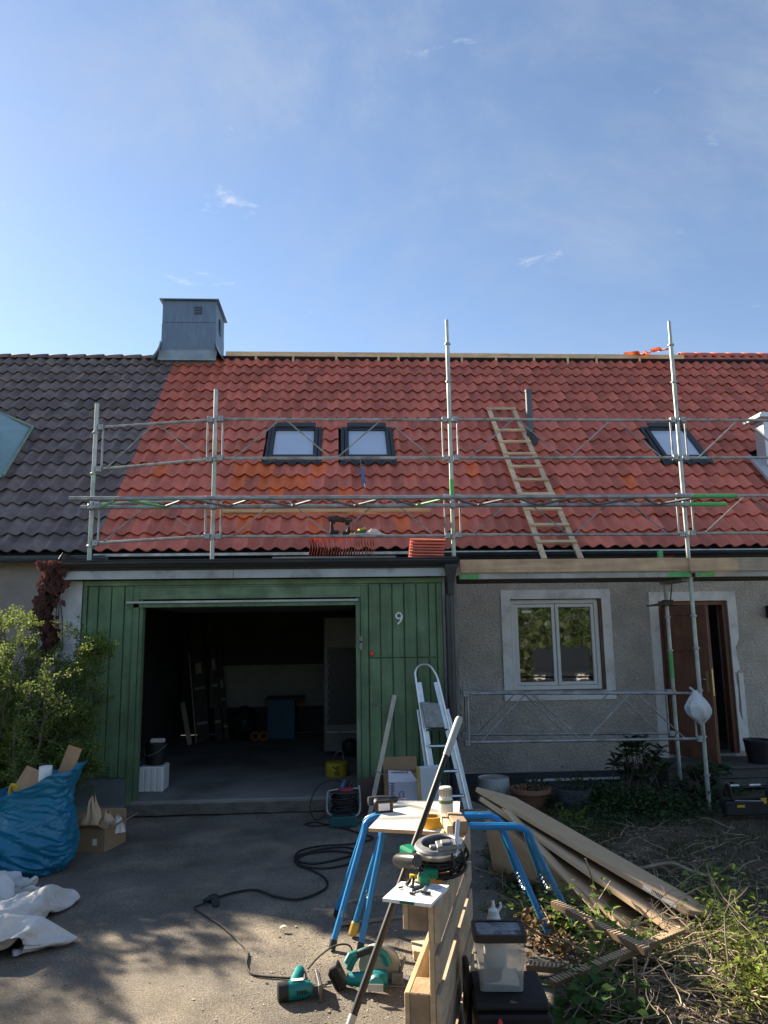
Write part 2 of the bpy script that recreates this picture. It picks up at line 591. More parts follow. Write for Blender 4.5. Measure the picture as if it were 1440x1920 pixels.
# ridge of the dark roof: half round ridge tiles
for k in range(19):
    x = -3.6 - k * 0.36
    q = rp(0, RL, DECK + 0.03)
    mb = MB()
    def half(u, v, x=x, q=q):
        a = math.pi * v
        rr = 0.085 + 0.018 * (1 - u)
        return Vector((x - 0.40 * u, q.y - rr * math.cos(a), q.z - 0.03 + rr * math.sin(a)))
    mb.grid(half, 2, 8)
    mb.build('ridge_tile', GRYT, roofn, smooth=True, solid=0.012)
# added dark strip blocking sun under the last crests, standing for shaded gaps
MB().add([rp(-3.24, RL - .03, DECK - .03), rp(10.9, RL - .03, DECK - .03), rp(10.9, RL - .03, .0), rp(-3.24, RL - .03, .0), rp(-3.24, RL + .02, DECK - .03), rp(10.9, RL + .02, DECK - .03), rp(10.9, RL + .02, .0), rp(-3.24, RL + .02, .0)], [(0, 1, 2, 3), (7, 6, 5, 4), (3, 2, 6, 7), (1, 5, 6, 2), (0, 3, 7, 4), (0, 4, 5, 1)]).build('ridge_light_stop', UNDER, roof)
# ridge timber of the red roof with its blocks
q = rp(0, RL, 0)
MB().ab((-2.30, q.y + 0.01, q.z - 0.01), (3.4, q.y + 0.055, q.z + 0.105)).build('ridge_board', PINE, roof, bevel=0.004)
MB().ab((3.405, q.y + 0.01, q.z - 0.012), (7.08, q.y + 0.055, q.z + 0.10)).build('ridge_board', PINE, roof, bevel=0.004)
MB().ab((-2.30, q.y + 0.057, q.z + 0.06), (7.0, q.y + 0.11, q.z + 0.118)).build('ridge_board', PINE, roof, bevel=0.004)
for x in (-1.72, -0.98, -0.12, 0.73, 1.13, 1.73, 2.42, 3.12, 3.9, 4.6, 5.2, 6.1):
    MB().ab((x, q.y - 0.02, q.z - 0.13), (x + 0.045, q.y + 0.008, q.z + 0.02)).build('ridge_block', PINE, roof)
for k in range(11):                                      # finished ridge at the far right
    x = 7.12 + k * 0.34
    mb = MB()
    qq = rp(0, 18 * PITCH, DECK)
    def half(u, v, x=x, q=qq):
        a = math.pi * v
        rr = 0.09 + 0.016 * (1 - u)
        return Vector((x + 0.38 * u, q.y - rr * math.cos(a), q.z - 0.03 + rr * math.sin(a)))
    mb.grid(half, 2, 8)
    mb.build('ridge_tile', REDT, roof, smooth=True, solid=0.012)
for ri, (x, rz_, dz) in enumerate(((6.05, 0.5, 0.03), (6.2, -0.3, 0.045), (6.5, 0.15, 0.12))):   # loose tiles lying along the ridge
    o = bpy.data.objects.new('roof_tile', ME_ORN)
    COL.objects.link(o)
    o.location = (x, q.y - 0.12, q.z + dz)
    o.rotation_euler = (0.35, 0.1, rz_)
    tag(o, ('leftmost', 'middle', 'rightmost')[ri] + ' of three loose orange tiles lying on the ridge left of the right post', 'roof tile', 'loose tiles along the ridge')

# chimney, clad in grey sheet metal
CHM = mat('chimney_sheet_metal', (0.125, 0.195, 0.29), rough=0.55, metal=0.15, var=0.12, scale=2.5, dirt=(0.17, 0.245, 0.34), dscale=3, dth=(0.5, 0.75), stretch=(6, 6, 0.8))
CHL = mat('chimney_side_flashing', (0.27, 0.33, 0.37), rough=0.5, metal=0.2, var=0.15, scale=4)
ch = thing('chimney', 'square chimney clad in blue grey sheet metal standing on the ridge', 'chimney', (-3.0, 14.4, 7.2))
MB().ab((-3.53, 14.0, 7.10), (-2.47, 15.0, 8.02)).build('lower_cladding', CHM, ch, bevel=0.008)
MB().ab((-3.525, 14.005, 8.024), (-2.475, 14.995, 8.48)).build('upper_cladding', CHM, ch, bevel=0.008)
mb = MB()
mb.add([(-3.58, 13.94, 8.482), (-2.42, 13.94, 8.482), (-2.42, 15.06, 8.482), (-3.58, 15.06, 8.482), (-3.58, 13.94, 8.50), (-2.42, 13.94, 8.50), (-2.42, 15.06, 8.50), (-3.58, 15.06, 8.50), (-3.0, 14.5, 8.54)],
       [(0, 1, 5, 4), (1, 2, 6, 5), (2, 3, 7, 6), (3, 0, 4, 7), (3, 2, 1, 0), (4, 5, 8), (5, 6, 8), (6, 7, 8), (7, 4, 8)])
mb.build('chimney_cap', CHM, ch)
mb = MB()
mb.ab((-2.90, 13.985, 8.20), (-2.76, 13.998, 8.36))
gr = mb.build('vent_grille', mat('grille_dark', (0.03, 0.04, 0.05), rough=0.6), ch)
for k in range(5):
    MB().box((-2.83, 13.978, 8.213 + k * 0.033), (0.135, 0.012, 0.012), Matrix.Identity(4)).build('slat', CHM, gr)
mb = MB()
mb.ab((-2.468, 14.35, 7.95), (-2.455, 14.55, 8.25))
mb.build('side_hatch', mat('grille_dark', (0.03, 0.04, 0.05)), ch)
def skirt(u, v):
    x = -3.56 - 0.0 + 1.12 * u
    return Vector((x, 13.995 - 0.10 * (1 - v) ** 1.5 - 0.003, 7.20 + 0.26 * v))
MB().grid(skirt, 4, 6).build('front_flashing', CHL, ch, smooth=True, solid=0.004)
for s in (0, 1):
    def side(u, v, s=s):
        w = 0.17 * (1 - v) ** 2 + 0.004
        x = -2.468 + w if s else -3.532 - w
        return Vector((x, 13.93 + 1.0 * u, 7.26 + 0.36 * v))
    MB().grid(side, 4, 8).build('side_flashing', CHL, ch, smooth=True, solid=0.004)

# dormer on the dark roof at the left edge
DORM = mat('dormer_painted_metal', (0.22, 0.34, 0.36), rough=0.5, metal=0.1, var=0.1, scale=3)
dm = thing('dormer', 'blue grey metal clad dormer cut by the left edge of the photo', 'dormer', (-5.8, 11.5, 4.8))
mb = MB()
a, b_, c_ = rp(-5.02, uy(11.02), 0.03), rp(-5.10, uy(12.05), 0.03), rp(-5.9, uy(12.50), 0.03)
a2 = rp(-5.9, uy(10.7), 0.03)
mb.add([a2, a, b_, c_, a2 + Vector((0, -.02, .5)), Vector((-5.30, 11.15, 4.75)), Vector((-5.40, 11.7, 5.15)), c_ + Vector((-.2, -.05, .05))],
       [(0, 1, 5, 4), (1, 2, 6, 5), (4, 5, 6, 7), (2, 3, 7, 6)])
mb.build('dormer_cheek', DORM, dm, solid=0.01)
mb = MB()
mb.tube([a + Vector((.02, 0, .02)), b_ + Vector((.05, 0, .03)), c_], 0.02, 6)
mb.build('dormer_flashing', mat('verdigris_flashing', (0.24, 0.30, 0.22), rough=0.6, var=0.2), dm)

# skylights
SKF = mat('skylight_frame', (0.035, 0.043, 0.05), rough=0.42, metal=0.2, var=0.1)
SKG = mat('skylight_glass', (0.50, 0.57, 0.70), rough=0.06, var=0.05, scale=2, ior=1.8)
SKW = ['left dark framed roof window of the close pair above the garage', 'right dark framed roof window of the close pair above the garage', 'single dark framed roof window behind the right scaffold post']
RM = Matrix.Rotation(SL, 4, 'X')
for i, (x0, x1, u0, u1) in enumerate(SKY):
    M = Matrix.Translation(rp(x0, u0, DECK + 0.01)) @ RM
    w, h = x1 - x0, u1 - u0
    st = thing('roof_window', SKW[i], 'roof window', tuple(rp(x0 + w / 2, u0, DECK)), group='roof windows')
    fl = MB()
    fl.ab((-0.01, -0.03, 0.0), (0.05, h + 0.03, 0.068), M); fl.ab((w - 0.05, -0.03, 0), (w + 0.01, h + 0.03, 0.068), M)
    fl.ab((0.052, h - 0.05, 0), (w - 0.052, h + 0.03, 0.07), M); fl.ab((0.052, -0.03, 0), (w - 0.052, 0.05, 0.065), M)
    fl.build('flashing_frame', SKF, st, bevel=0.01)
    sa = MB()
    sa.ab((0.054, 0.054, 0.02), (0.115, h - 0.054, 0.10), M); sa.ab((w - 0.115, 0.054, 0.02), (w - 0.054, h - 0.054, 0.10), M)
    sa.ab((0.117, h - 0.12, 0.02), (w - 0.117, h - 0.054, 0.105), M); sa.ab((0.117, 0.054, 0.02), (w - 0.117, 0.12, 0.095), M)
    sa.build('sash', SKF, st, bevel=0.012)
    MB().ab((0.09, h - 0.09, 0.118), (w - 0.09, h + 0.035, 0.155), M).build('hood', SKF, st, bevel=0.015)
    MB().ab((0.118, 0.122, 0.05), (w - 0.118, h - 0.122, 0.066), M).build('pane', SKG, st)
    def apron(u, v, x0=x0, w=w, u0=u0):                    # pleated apron dressed over the tiles below
        x = x0 - 0.02 + (w + 0.04) * u
        xl = (x - X0) % TW
        return rp(x, u0 - 0.12 + 0.16 * v, DECK + 0.052 + wave(xl) * (1 - 0.75 * v) + 0.02 * v)
    MB().grid(apron, 60, 4).build('apron', SKF, st, smooth=True, solid=0.004)

# vent pipe and white flue
vp = thing('vent_pipe', 'dark grey round vent pipe sticking out of the red tiles', 'vent pipe', tuple(rp(3.165, uy(11.85), DECK)))
PIPE = mat('grey_pipe', (0.085, 0.105, 0.125), rough=0.45, var=0.1)
mb = MB()
mb.lathe([(0.056, -0.25), (0.056, 0.88), (0.062, 0.881), (0.062, 0.925), (0.05, 0.925), (0.05, 0.8)], 20, Matrix.Translation((3.165, 11.87, 5.0)), cap=(True, True))
mb.build('pipe', PIPE, vp, smooth=True)
mb = MB()
mb.lathe([(0.15, -0.10), (0.12, -0.04), (0.075, 0.08), (0.06, 0.14)], 18, Matrix.Translation(rp(3.165, uy(11.87), -0.02)) @ Matrix.Rotation(SL * 0.7, 4, 'X'), cap=(False, False))
mb.build('collar', mat('grille_dark', (0.03, 0.04, 0.05)), vp, smooth=True)
wf = thing('flue', 'white sheet metal flue with projecting cap at the right edge of the roof', 'flue', (6.95, 11.35, 4.5))
WMET = mat('white_sheet_metal', (0.55, 0.57, 0.60), rough=0.35, metal=0.4, var=0.08)
MB().ab((6.80, 11.18, 4.45), (7.08, 11.46, 5.22)).build('shaft', WMET, wf, bevel=0.01)
mb = MB()
mb.prism([(6.68, 11.06), (7.2, 11.06), (7.2, 11.58), (6.68, 11.58)], 5.222, 5.27)
mb.prism([(6.74, 11.12), (7.14, 11.12), (7.14, 11.52), (6.74, 11.52)], 5.272, 5.32)
mb.build('cap', WMET, wf, bevel=0.006)
M = Matrix.Translation(rp(6.62, 1.5, 0.0)) @ RM
mb = MB()
mb.ab((0.0, 0.0, 0), (0.03, 0.75, 0.05), M); mb.ab((0.03, 0.0, 0), (0.66, 0.75, 0.012), M)
mb.build('flashing_tray', WMET, wf)

# walls
W = 10.1
def wallbox(mb, x0, x1, z0, z1, y0=W, t=0.3):
    mb.ab((x0, y0, z0), (x1, y0 + t, z1))
WIN = (2.29, 3.565, 1.09, 2.32)
DR = (4.36, 5.345, 0.22, 2.27)
mb = MB()
wallbox(mb, -3.24, 1.27, 2.63, 3.0); wallbox(mb, 1.27, WIN[0], -0.3, 3.0)
wallbox(mb, WIN[0], WIN[1], -0.3, WIN[2]); wallbox(mb, WIN[0], WIN[1], WIN[3], 3.0)
wallbox(mb, WIN[1], DR[0], -0.3, 3.0)
wallbox(mb, DR[0], DR[1], -0.3, DR[2]); wallbox(mb, DR[0], DR[1], DR[3], 3.0)
wallbox(mb, DR[1], 10.9, -0.3, 3.0)
mb.ab((10.6, W + 0.31, -0.3), (10.9, 18.4, 3.0)); mb.ab((-3.24, 18.1, -0.3), (10.59, 18.4, 3.0))
mb.build('wall', PLASTER, house)
PL = mat('dark_plinth', (0.045, 0.055, 0.065), rough=0.8, var=0.2, scale=4)
MB().ab((1.28, W - 0.035, -0.3), (4.20, W - 0.003, 0.045)).build('plinth', PL, house)
MB().ab((-10.5, W, -0.3), (-3.244, W + 0.3, 3.0)).build('wall', mat('neighbour_roughcast', (0.36, 0.33, 0.315), rough=0.95, var=0.1, scale=4, bump=1.0, bscale=40), neigh)
# eaves: light drip edge, gutter, soffit
MB().ab((-3.24, 9.80, 2.925), (10.9, 9.86, 2.96)).build('drip_edge', mat('drip_edge_metal', (0.46, 0.49, 0.50), rough=0.45, metal=0.35, var=0.35, scale=7), house)
MB().ab((-3.24, 9.865, 2.87), (10.9, W, 2.89)).build('soffit', DARKMET, house)
def gutter(mb, x0, x1, y, z, r):
    def fn(u, v):
        a = math.pi + math.pi * v
        return Vector((x0 + (x1 - x0) * u, y + r * math.cos(a), z + r * math.sin(a)))
    mb.grid(fn, 2, 10)
    mb.tube([(x0, y - r, z), (x1, y - r, z)], 0.009, 6)
    return mb
gutter(MB(), 1.33, 10.9, 9.74, 2.92, 0.065).build('gutter', DARKMET, house, smooth=True, solid=0.003)
gutter(MB(), -10.5, -3.05, 9.74, 2.92, 0.065).build('gutter', mat('grey_gutter', (0.10, 0.12, 0.13), rough=0.5, metal=0.2), neigh, smooth=True, solid=0.003)

# window
x0, x1, z0, z1 = WIN
mb = MB()
b_ = 0.125
mb.ab((x0 - b_, W - 0.02, z0 - b_), (x0, W - 0.002, z1 + b_)); mb.ab((x1, W - 0.02, z0 - b_), (x1 + b_, W - 0.002, z1 + b_))
mb.ab((x0, W - 0.02, z1), (x1, W - 0.002, z1 + b_)); mb.ab((x0, W - 0.02, z0 - b_), (x1, W - 0.002, z0))
win = mb.build('window_surround', WHITEP, house)
wf_ = thing('window', 'white framed two pane window in the grey roughcast wall', 'window', (x0 + 0.6, W, z0))
mb = MB()
t = 0.065
y0, y1 = W + 0.03, W + 0.13
mb.ab((x0 + .01, y0, z0 + .01), (x0 + t, y1, z1 - .01)); mb.ab((x1 - t - .03, y0, z0 + .01), (x1 - .04, y1, z1 - .01))
mb.ab((x0 + t, y0, z1 - t), (x1 - t - .03, y1, z1 - .01)); mb.ab((x0 + t, y0, z0 + .01), (x1 - t - .03, y1, z0 + t))
mb.build('frame', WHITE, wf_, bevel=0.004)
mb = MB()
i0, i1, k0, k1 = x0 + t + .004, x1 - t - .034, z0 + t + .004, z1 - t - .004
y2 = y0 + 0.012
t2 = 0.045
xm = (i0 + i1) / 2 + 0.01
for (p, q2) in ((i0, xm - 0.006), (xm + 0.006, i1)):
    mb.ab((p, y2, k0), (p + t2, y1 - .01, k1)); mb.ab((q2 - t2, y2, k0), (q2, y1 - .01, k1))
    mb.ab((p + t2, y2, k1 - t2), (q2 - t2, y1 - .01, k1)); mb.ab((p + t2, y2, k0), (q2 - t2, y1 - .01, k0 + t2))
mb.build('sash', WHITE, wf_, bevel=0.004)
GLASS = mat('window_glass', (0.004, 0.005, 0.005), rough=0.03, var=0.02, ior=2.6, spec=0.5, bump=0.05, bscale=1.1, bdist=0.05)
for (p, q2) in ((i0, xm - 0.006), (xm + 0.006, i1)):
    MB().ab((p + t2, y2 + 0.03, k0 + t2), (q2 - t2, y2 + 0.042, k1 - t2)).build('pane', GLASS, wf_)
MB().ab((i0 + 0.11, y2 + 0.022, k1 - 0.115), (i0 + 0.24, y2 + 0.028, k1 - 0.085)).build('sticker', PAPER, wf_)
MB().ab((x0 + 0.005, W - 0.03, z0 - 0.012), (x1 - 0.03, W + 0.03, z0 + 0.006)).build('sill', mat('sill_wood', (0.30, 0.22, 0.15), rough=0.8), wf_)
MB().ab((x1 - 0.035, W + 0.005, z0), (x1 - 0.002, W + 0.12, z1)).build('reveal_board', mat('reveal_wood', (0.20, 0.12, 0.075), rough=0.8, grain=(20, 20, 2)), wf_)
mb = MB()
mb.ab((x0 + 0.01, W + 0.2, z0), (x1, W + 1.4, z1))
mb = MB()
mb.box((x0 + 0.50, W + 0.01, z1 + 0.012), (0.14, 0.03, 0.03))
mb.build('foam_patch', mat('expanding_foam', (0.25, 0.22, 0.16), rough=0.95, bump=0.6, bscale=40), wf_, bevel=0.01)

# front door
x0, x1, z0, z1 = DR
mb = MB()
b_ = 0.125
mb.ab((x0 - b_, W - 0.02, 0.06), (x0, W - 0.002, z1 + b_)); mb.ab((x0, W - 0.02, z1), (x1, W - 0.002, z1 + b_))
mb.add([(x1, W - .02, .25), (x1 + .06, W - .02, .25), (x1 + .075, W - .02, .62), (x1 + .03, W - .02, .78), (x1 + .045, W - .02, 1.05), (x1 + .02, W - .02, 1.28), (x1 + .10, W - .02, 1.33), (x1 + .06, W - .02, 1.62), (x1 + b_, W - .02, 1.75), (x1 + b_, W - .02, z1 + b_), (x1, W - .02, z1 + b_)], [tuple(range(11))])
mb.ab((x1 + .07, W - .018, .25), (x1 + b_ + .01, W - .003, 1.27))
mb.build('door_surround', WHITEP, house)
BROWN = mat('brown_stained_wood', (0.21, 0.095, 0.056), rough=0.5, var=0.2, scale=5, grain=(22, 22, 1.8), bump=0.08, bscale=60)
ds = thing('door', 'brown panelled front door standing ajar behind the scaffold posts', 'door', (x0, W, z0))
mb = MB()
mb.ab((x0, W + .02, z0), (x0 + .06, W + .14, z1)); mb.ab((x1 - .06, W + .02, z0), (x1, W + .14, z1)); mb.ab((x0 + .06, W + .02, z1 - .06), (x1 - .06, W + .14, z1))
mb.build('door_frame', BROWN, ds, bevel=0.004)
HM = Matrix.Translation((x0 + 0.055, W + 0.01, z0 + 0.01)) @ Matrix.Rotation(R(-76), 4, 'Z')
lw, lh = 0.86, 1.96
mb = MB()
mb.ab((0, 0.012, 0), (lw, 0.034, lh), HM)
mb.ab((0, 0, 0), (0.13, 0.046, lh), HM); mb.ab((lw - 0.13, 0, 0), (lw, 0.046, lh), HM)
for (a, b2) in ((0, .24), (.78, .9), (1.36, 1.46), (lh - .13, lh)):
    mb.ab((0.131, 0, a), (lw - 0.131, 0.046, b2), HM)
mb.ab((lw / 2 - .05, 0.001, .241), (lw / 2 + .05, 0.045, .779), HM); mb.ab((lw / 2 - .05, 0.001, .901), (lw / 2 + .05, 0.045, 1.359), HM)
leaf = mb.build('door_leaf', BROWN, ds, bevel=0.006)
for (a, b2, c, d) in ((.17, .39, .29, .73), (.47, .69, .29, .73), (.17, .39, .95, 1.31), (.47, .69, .95, 1.31), (.17, .69, 1.51, 1.79)):
    MB().ab((a, 0.003, c), (b2, 0.011, d), HM).build('panel', BROWN, leaf, bevel=0.006)
BRASS = mat('worn_brass', (0.42, 0.32, 0.16), rough=0.4, metal=0.8)
mb = MB()
mb.ab((lw - 0.085, -0.006, .86), (lw - 0.035, -0.001, 1.12), HM); mb.tube([HM @ Vector((lw - 0.06, -0.003, 1.02)), HM @ Vector((lw - 0.06, -0.06, 1.02)), HM @ Vector((lw - 0.17, -0.06, 1.02))], 0.009, 8)
mb.ab((lw + 0.001, 0.012, .82), (lw + 0.004, 0.034, 1.15), HM)
mb.build('door_handle', BRASS, leaf)
MB().ab((x0 + .35, W + .5, z0), (x1 - .05, W + .55, z1 - .1)).build('inner_door', mat('grey_inner_door', (0.11, 0.12, 0.12), rough=0.6, var=0.15, grain=(20, 20, 1.5)), ds)
MB().ab((x0 + .07, W - .02, z0 - .03), (x1 - .06, W + .3, z0 + .004)).build('threshold', mat('threshold_metal', (0.25, 0.25, 0.25), rough=0.5, metal=0.5), ds)
mb = MB()
mb.ab((3.6, W + 1.6, -0.3), (6.5, W + 1.65, 3.0)); mb.ab((1.6, W + 1.6, -0.3), (3.59, W + 1.65, 3.0))
mb.ab((1.6, W + .31, 2.6), (6.5, W + 1.59, 2.64)); mb.ab((1.6, W + .31, .1), (6.5, W + 1.59, .15))
mb.build('inner_wall', mat('dark_interior', (0.10, 0.10, 0.095), rough=0.9), house)
# doorstep of grey boards
st = thing('doorstep', 'low grey timber doorstep in front of the open door', 'doorstep', (5.2, 9.6, 0))
DKW = mat('dark_deck_wood', (0.105, 0.10, 0.095), rough=0.85, var=0.2, grain=(1.4, 18, 22), obj=0.15)
for k in range(5):
    MB().ab((3.98, 9.28 + k * .152, .165), (7.4, 9.425 + k * .152, .195)).build('deck_board', DKW, st, bevel=0.004)
mb = MB()
for zz in (-.06, .055):
    mb.ab((3.99, 9.30, zz), (7.4, 9.325, zz + .105))
mb.ab((3.99, 9.33, -.3), (4.05, 10.05, .164)); mb.ab((7.3, 9.33, -.3), (7.39, 10.05, .164))
mb.build('riser', DKW, st)
lp = thing('wall_lamp', 'small black wall lamp at the right edge of the roughcast wall', 'wall lamp', (5.95, W, 2.1))
MB().ab((5.89, W - .10, 2.02), (6.03, W - .003, 2.19)).build('housing', BLACK, lp, bevel=0.01)
MB().ab((5.91, W - .112, 2.04), (6.01, W - .102, 2.12)).build('lens', mat('lamp_lens', (0.3, 0.3, 0.3), rough=0.2), lp)
# mesh grille at the plinth
gp = thing('plinth_grille', 'wire mesh grille along the foot of the roughcast wall', 'grille', (3.0, W - .06, -.1))
mb = MB()
for k in range(36):
    mb.bar((2.45 + k * .032, W - .05, -.2), (2.45 + k * .032, W - .05, -.065), .004, .004)
for zz in (-.20, -.13, -.066):
    mb.bar((2.44, W - .055, zz), (3.6, W - .055, zz), .005, .005)
mb.build('wire_mesh', STEEL2, gp)
MB().ab((2.40, W - .065, -.06), (3.65, W - .037, -.035)).build('rail', WHITE, gp)

# ---------------------------------------------------------------- garage
G = 8.42
FZ = 0.15
ga = thing('garage', 'flat roofed garage clad in green boards with its wide doorway open', 'garage', (-0.9, G, 0))
CONC = mat('garage_concrete', (0.22, 0.215, 0.205), rough=0.85, var=0.2, scale=2, bump=0.2, bscale=40, dirt=(0.09, 0.085, 0.08), dscale=0.9)
MB().ab((-3.0, G - .015, -.3), (1.26, 13.9, FZ)).build('floor_slab', CONC, ga, bevel=0.012)
mb = MB()
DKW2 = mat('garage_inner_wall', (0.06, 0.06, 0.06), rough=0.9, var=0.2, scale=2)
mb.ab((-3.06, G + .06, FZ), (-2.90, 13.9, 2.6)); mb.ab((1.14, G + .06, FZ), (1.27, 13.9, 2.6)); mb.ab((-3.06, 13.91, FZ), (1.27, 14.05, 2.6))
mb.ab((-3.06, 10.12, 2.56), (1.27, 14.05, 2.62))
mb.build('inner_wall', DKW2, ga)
MB().ab((-3.08, G - .16, 2.60), (1.30, W - .003, 2.665)).build('flat_roof', mat('roofing_felt', (0.05, 0.05, 0.05), rough=0.95), ga)
MB().ab((-3.09, G + .005, -.05), (-2.885, G + .055, 2.50)).build('pilaster', mat('white_limewash', (0.60, 0.60, 0.61), rough=0.9, var=0.12, scale=3, bump=0.2, bscale=30, dirt=(0.42, 0.42, 0.42), dscale=2.5), ga)
MB().ab((-3.12, G - .14, 2.505), (-1.21, G - .12, 2.645)).build('fascia', ZINC, ga, bevel=0.003)
MB().ab((-1.207, G - .14, 2.505), (1.165, G - .12, 2.645)).build('fascia', ZINC, ga, bevel=0.003)
mb = gutter(MB(), -3.02, 1.29, G - .225, 2.695, 0.062)
mb.lathe([(0.0, 0), (0.062, 0)], 12, Matrix.Translation((-3.02, G - .225, 2.695)) @ Matrix.Rotation(R(90), 4, 'Y'), cap=(False, False))
mb.build('gutter', DARKMET, ga, smooth=True, solid=0.003)
mb = MB()
mb.add([(-3.05, G - .30, 2.72), (-2.85, G - .1, 2.70), (-3.05, G + .3, 2.70), (-3.05, G + .3, 2.78), (-3.05, G - .2, 2.80)], [(0, 1, 2), (0, 2, 3, 4)])
mb.build('end_flashing', DARKMET, ga, solid=0.004)
mb = MB()
mb.lathe([(0.045, 2.30), (0.05, 2.42), (0.095, 2.60), (0.10, 2.72), (0.09, 2.72)], 4, Matrix.Translation((1.215, G - .16, 0)) @ Matrix.Rotation(R(45), 4, 'Z'), cap=(True, True))
hp = mb.build('hopper', DARKMET, ga, bevel=0.004)
mb = MB()
mb.tube([(1.20, G - .10, -.02), (1.20, G - .10, 2.30)], 0.05, 14)
for zz in (.5, 1.35, 2.1):
    mb.tube([(1.20, G - .10, zz), (1.20, G - .10, zz + .04)], 0.056, 14)
mb.build('downpipe', DARKMET, ga, smooth=True)
MB().ab((1.258, G - .01, -.05), (1.30, G + .05, 2.50)).build('corner_board', mat('grey_corner_board', (0.24, 0.23, 0.22), rough=0.8, var=0.2, grain=(20, 20, 1.5)), ga)
MB().ab((1.135, G - .012, -.02), (1.166, G + .02, 2.50)).build('corner_board', MATS['grey_corner_board'], ga)
# green cladding, board by board
MB().ab((-2.87, G + .025, .1), (-2.225, G + .05, 2.5)).build('backing', GREENW, ga)
MB().ab((.16, G + .025, .1), (1.13, G + .05, 2.5)).build('backing', GREENW, ga)
def board(x0, x1, z0, z1, y0=G, t=.022, m=GREENW, nm='board'):
    return MB().ab((x0, y0, z0), (x1, y0 + t, z1)).build(nm, m, ga, bevel=0.003)
for a, b_ in ((-2.866, -2.825),):
    board(a, b_, .12, 2.44, G - .012, .034)
for a, b_ in ((-2.812, -2.710), (-2.696, -2.568), (-2.554, -2.424), (-2.410, -2.322)):
    board(a, b_, .392, 2.438)
board(-2.318, -2.254, .12, 2.42, G - .018, .04, nm='jamb')
board(-2.250, -2.213, .12, 2.28, G - .004, .12, nm='jamb')
board(.150, .200, .12, 2.28, G - .004, .12, nm='jamb')
board(.204, .286, .12, 2.42, G - .016, .038, nm='jamb')
ed = [.292, .426, .561, .696, .837, .977, 1.064]
for i in range(6):
    board(ed[i] + .006, ed[i + 1] - .007, 1.612, 2.436)
    board(ed[i] + .006, ed[i + 1] - .007, .16, 1.600)
board(1.070, 1.130, .12, 2.436, G - .010, .032)
board(-2.87, 1.13, 2.443, 2.502, G - .014, .036, GREENH, 'top_rail')
board(-2.316, .286, 2.288, 2.418, G - .010, .032, GREENH, 'lintel')
board(-2.316, .286, 2.420, 2.440, G - .002, .02, GREENH, 'lintel')
MB().ab((-2.39, G - .045, 2.243), (.172, G - .02, 2.268)).build('door_edge', mat('pale_door_edge', (0.42, 0.45, 0.43), rough=0.5, metal=0.2, var=0.2), ga, bevel=0.003)
MB().ab((-2.36, G - .018, 2.20), (.16, G + .04, 2.24)).build('door_bottom_rail', GREENW, ga)
MB().ab((-2.20, G + .05, 2.205), (.14, G + 2.1, 2.24)).build('raised_door', mat('raised_door_panel', (0.12, 0.13, 0.125), rough=0.7, grain=(12, 1, 12)), ga)
MB().ab((-2.845, G - .016, .115), (-2.318, G - .002, .388)).build('kick_plate', mat('kick_plate_metal', (0.155, 0.175, 0.19), rough=0.55, metal=0.35, var=0.15, scale=5), ga)
mb = MB()
mb.ab((-2.64, G - .012, .41), (-2.48, G - .002, .545))
vg = mb.build('vent_grille', GREENW, ga, bevel=0.003)
for k in range(4):
    MB().box((0, 0, 0), (.14, .02, .018), Matrix.Translation((-2.56, G - .022, .432 + k * .03)) @ Matrix.Rotation(R(30), 4, 'X')).build('slat', GREENW, vg)
txt('house_number', '9', 0.20, WHITE, ga, front(.637, G - .008, 2.035), 0.006)
mb = MB()
mb.lathe([(0.022, 0), (0.026, 0.012), (0.02, 0.03), (0.008, 0.036)], 16, front(.324, G - .001, 1.655))
mb.build('reflector', mat('red_orange_plastic', (0.75, 0.085, 0.03), rough=0.35), ga, smooth=True)
HNDL = mat('dull_steel_handle', (0.20, 0.21, 0.20), rough=0.45, metal=0.6)
mb = MB()
mb.tube([(.318, G, 1.127), (.318, G - .05, 1.127), (.424, G - .055, 1.088)], .008, 8)
mb.ab((.305, G - .006, 1.10), (.332, G - .001, 1.17))
mb.build('door_handle', HNDL, ga)
mb = MB()
mb.ab((.185, G - .03, 1.80), (.225, G - .017, 1.85)); mb.ab((.187, G - .028, 1.70), (.223, G - .017, 1.775))
mb.lathe([(.012, 0), (.012, .012)], 12, front(.205, G - .03, 1.84))
mb.build('lock', HNDL, ga)
# threshold lip
mb = MB()
def lip(u, v):
    x = -2.32 + 2.62 * u
    return Vector((x, G - .015 - .16 * v, FZ - .035 - .075 * v ** 0.7 + .008 * noise.noise((x * 6, v * 3, 0))))
mb.grid(lip, 50, 4)
mb.build('threshold', mat('rough_threshold', (0.12, 0.105, 0.085), rough=0.95, bump=0.8, bscale=60, var=0.3, scale=8), ga, smooth=True)
# light ribbed panel along the garage's rear wall
rb = thing('ribbed_panel', 'pale ribbed panel along the back wall inside the dark garage', 'panel', (-.7, 13.8, .75))
RIB = mat('ribbed_panel_paint', (0.36, 0.35, 0.31), rough=0.6)
MB().ab((-2.4, 13.86, .62), (.3, 13.89, 1.36)).build('backing', RIB, rb)
for k in range(38):
    MB().ab((-1.55 + k * .048, 13.825, .65), (-1.525 + k * .048, 13.858, 1.33)).build('rib', RIB, rb)

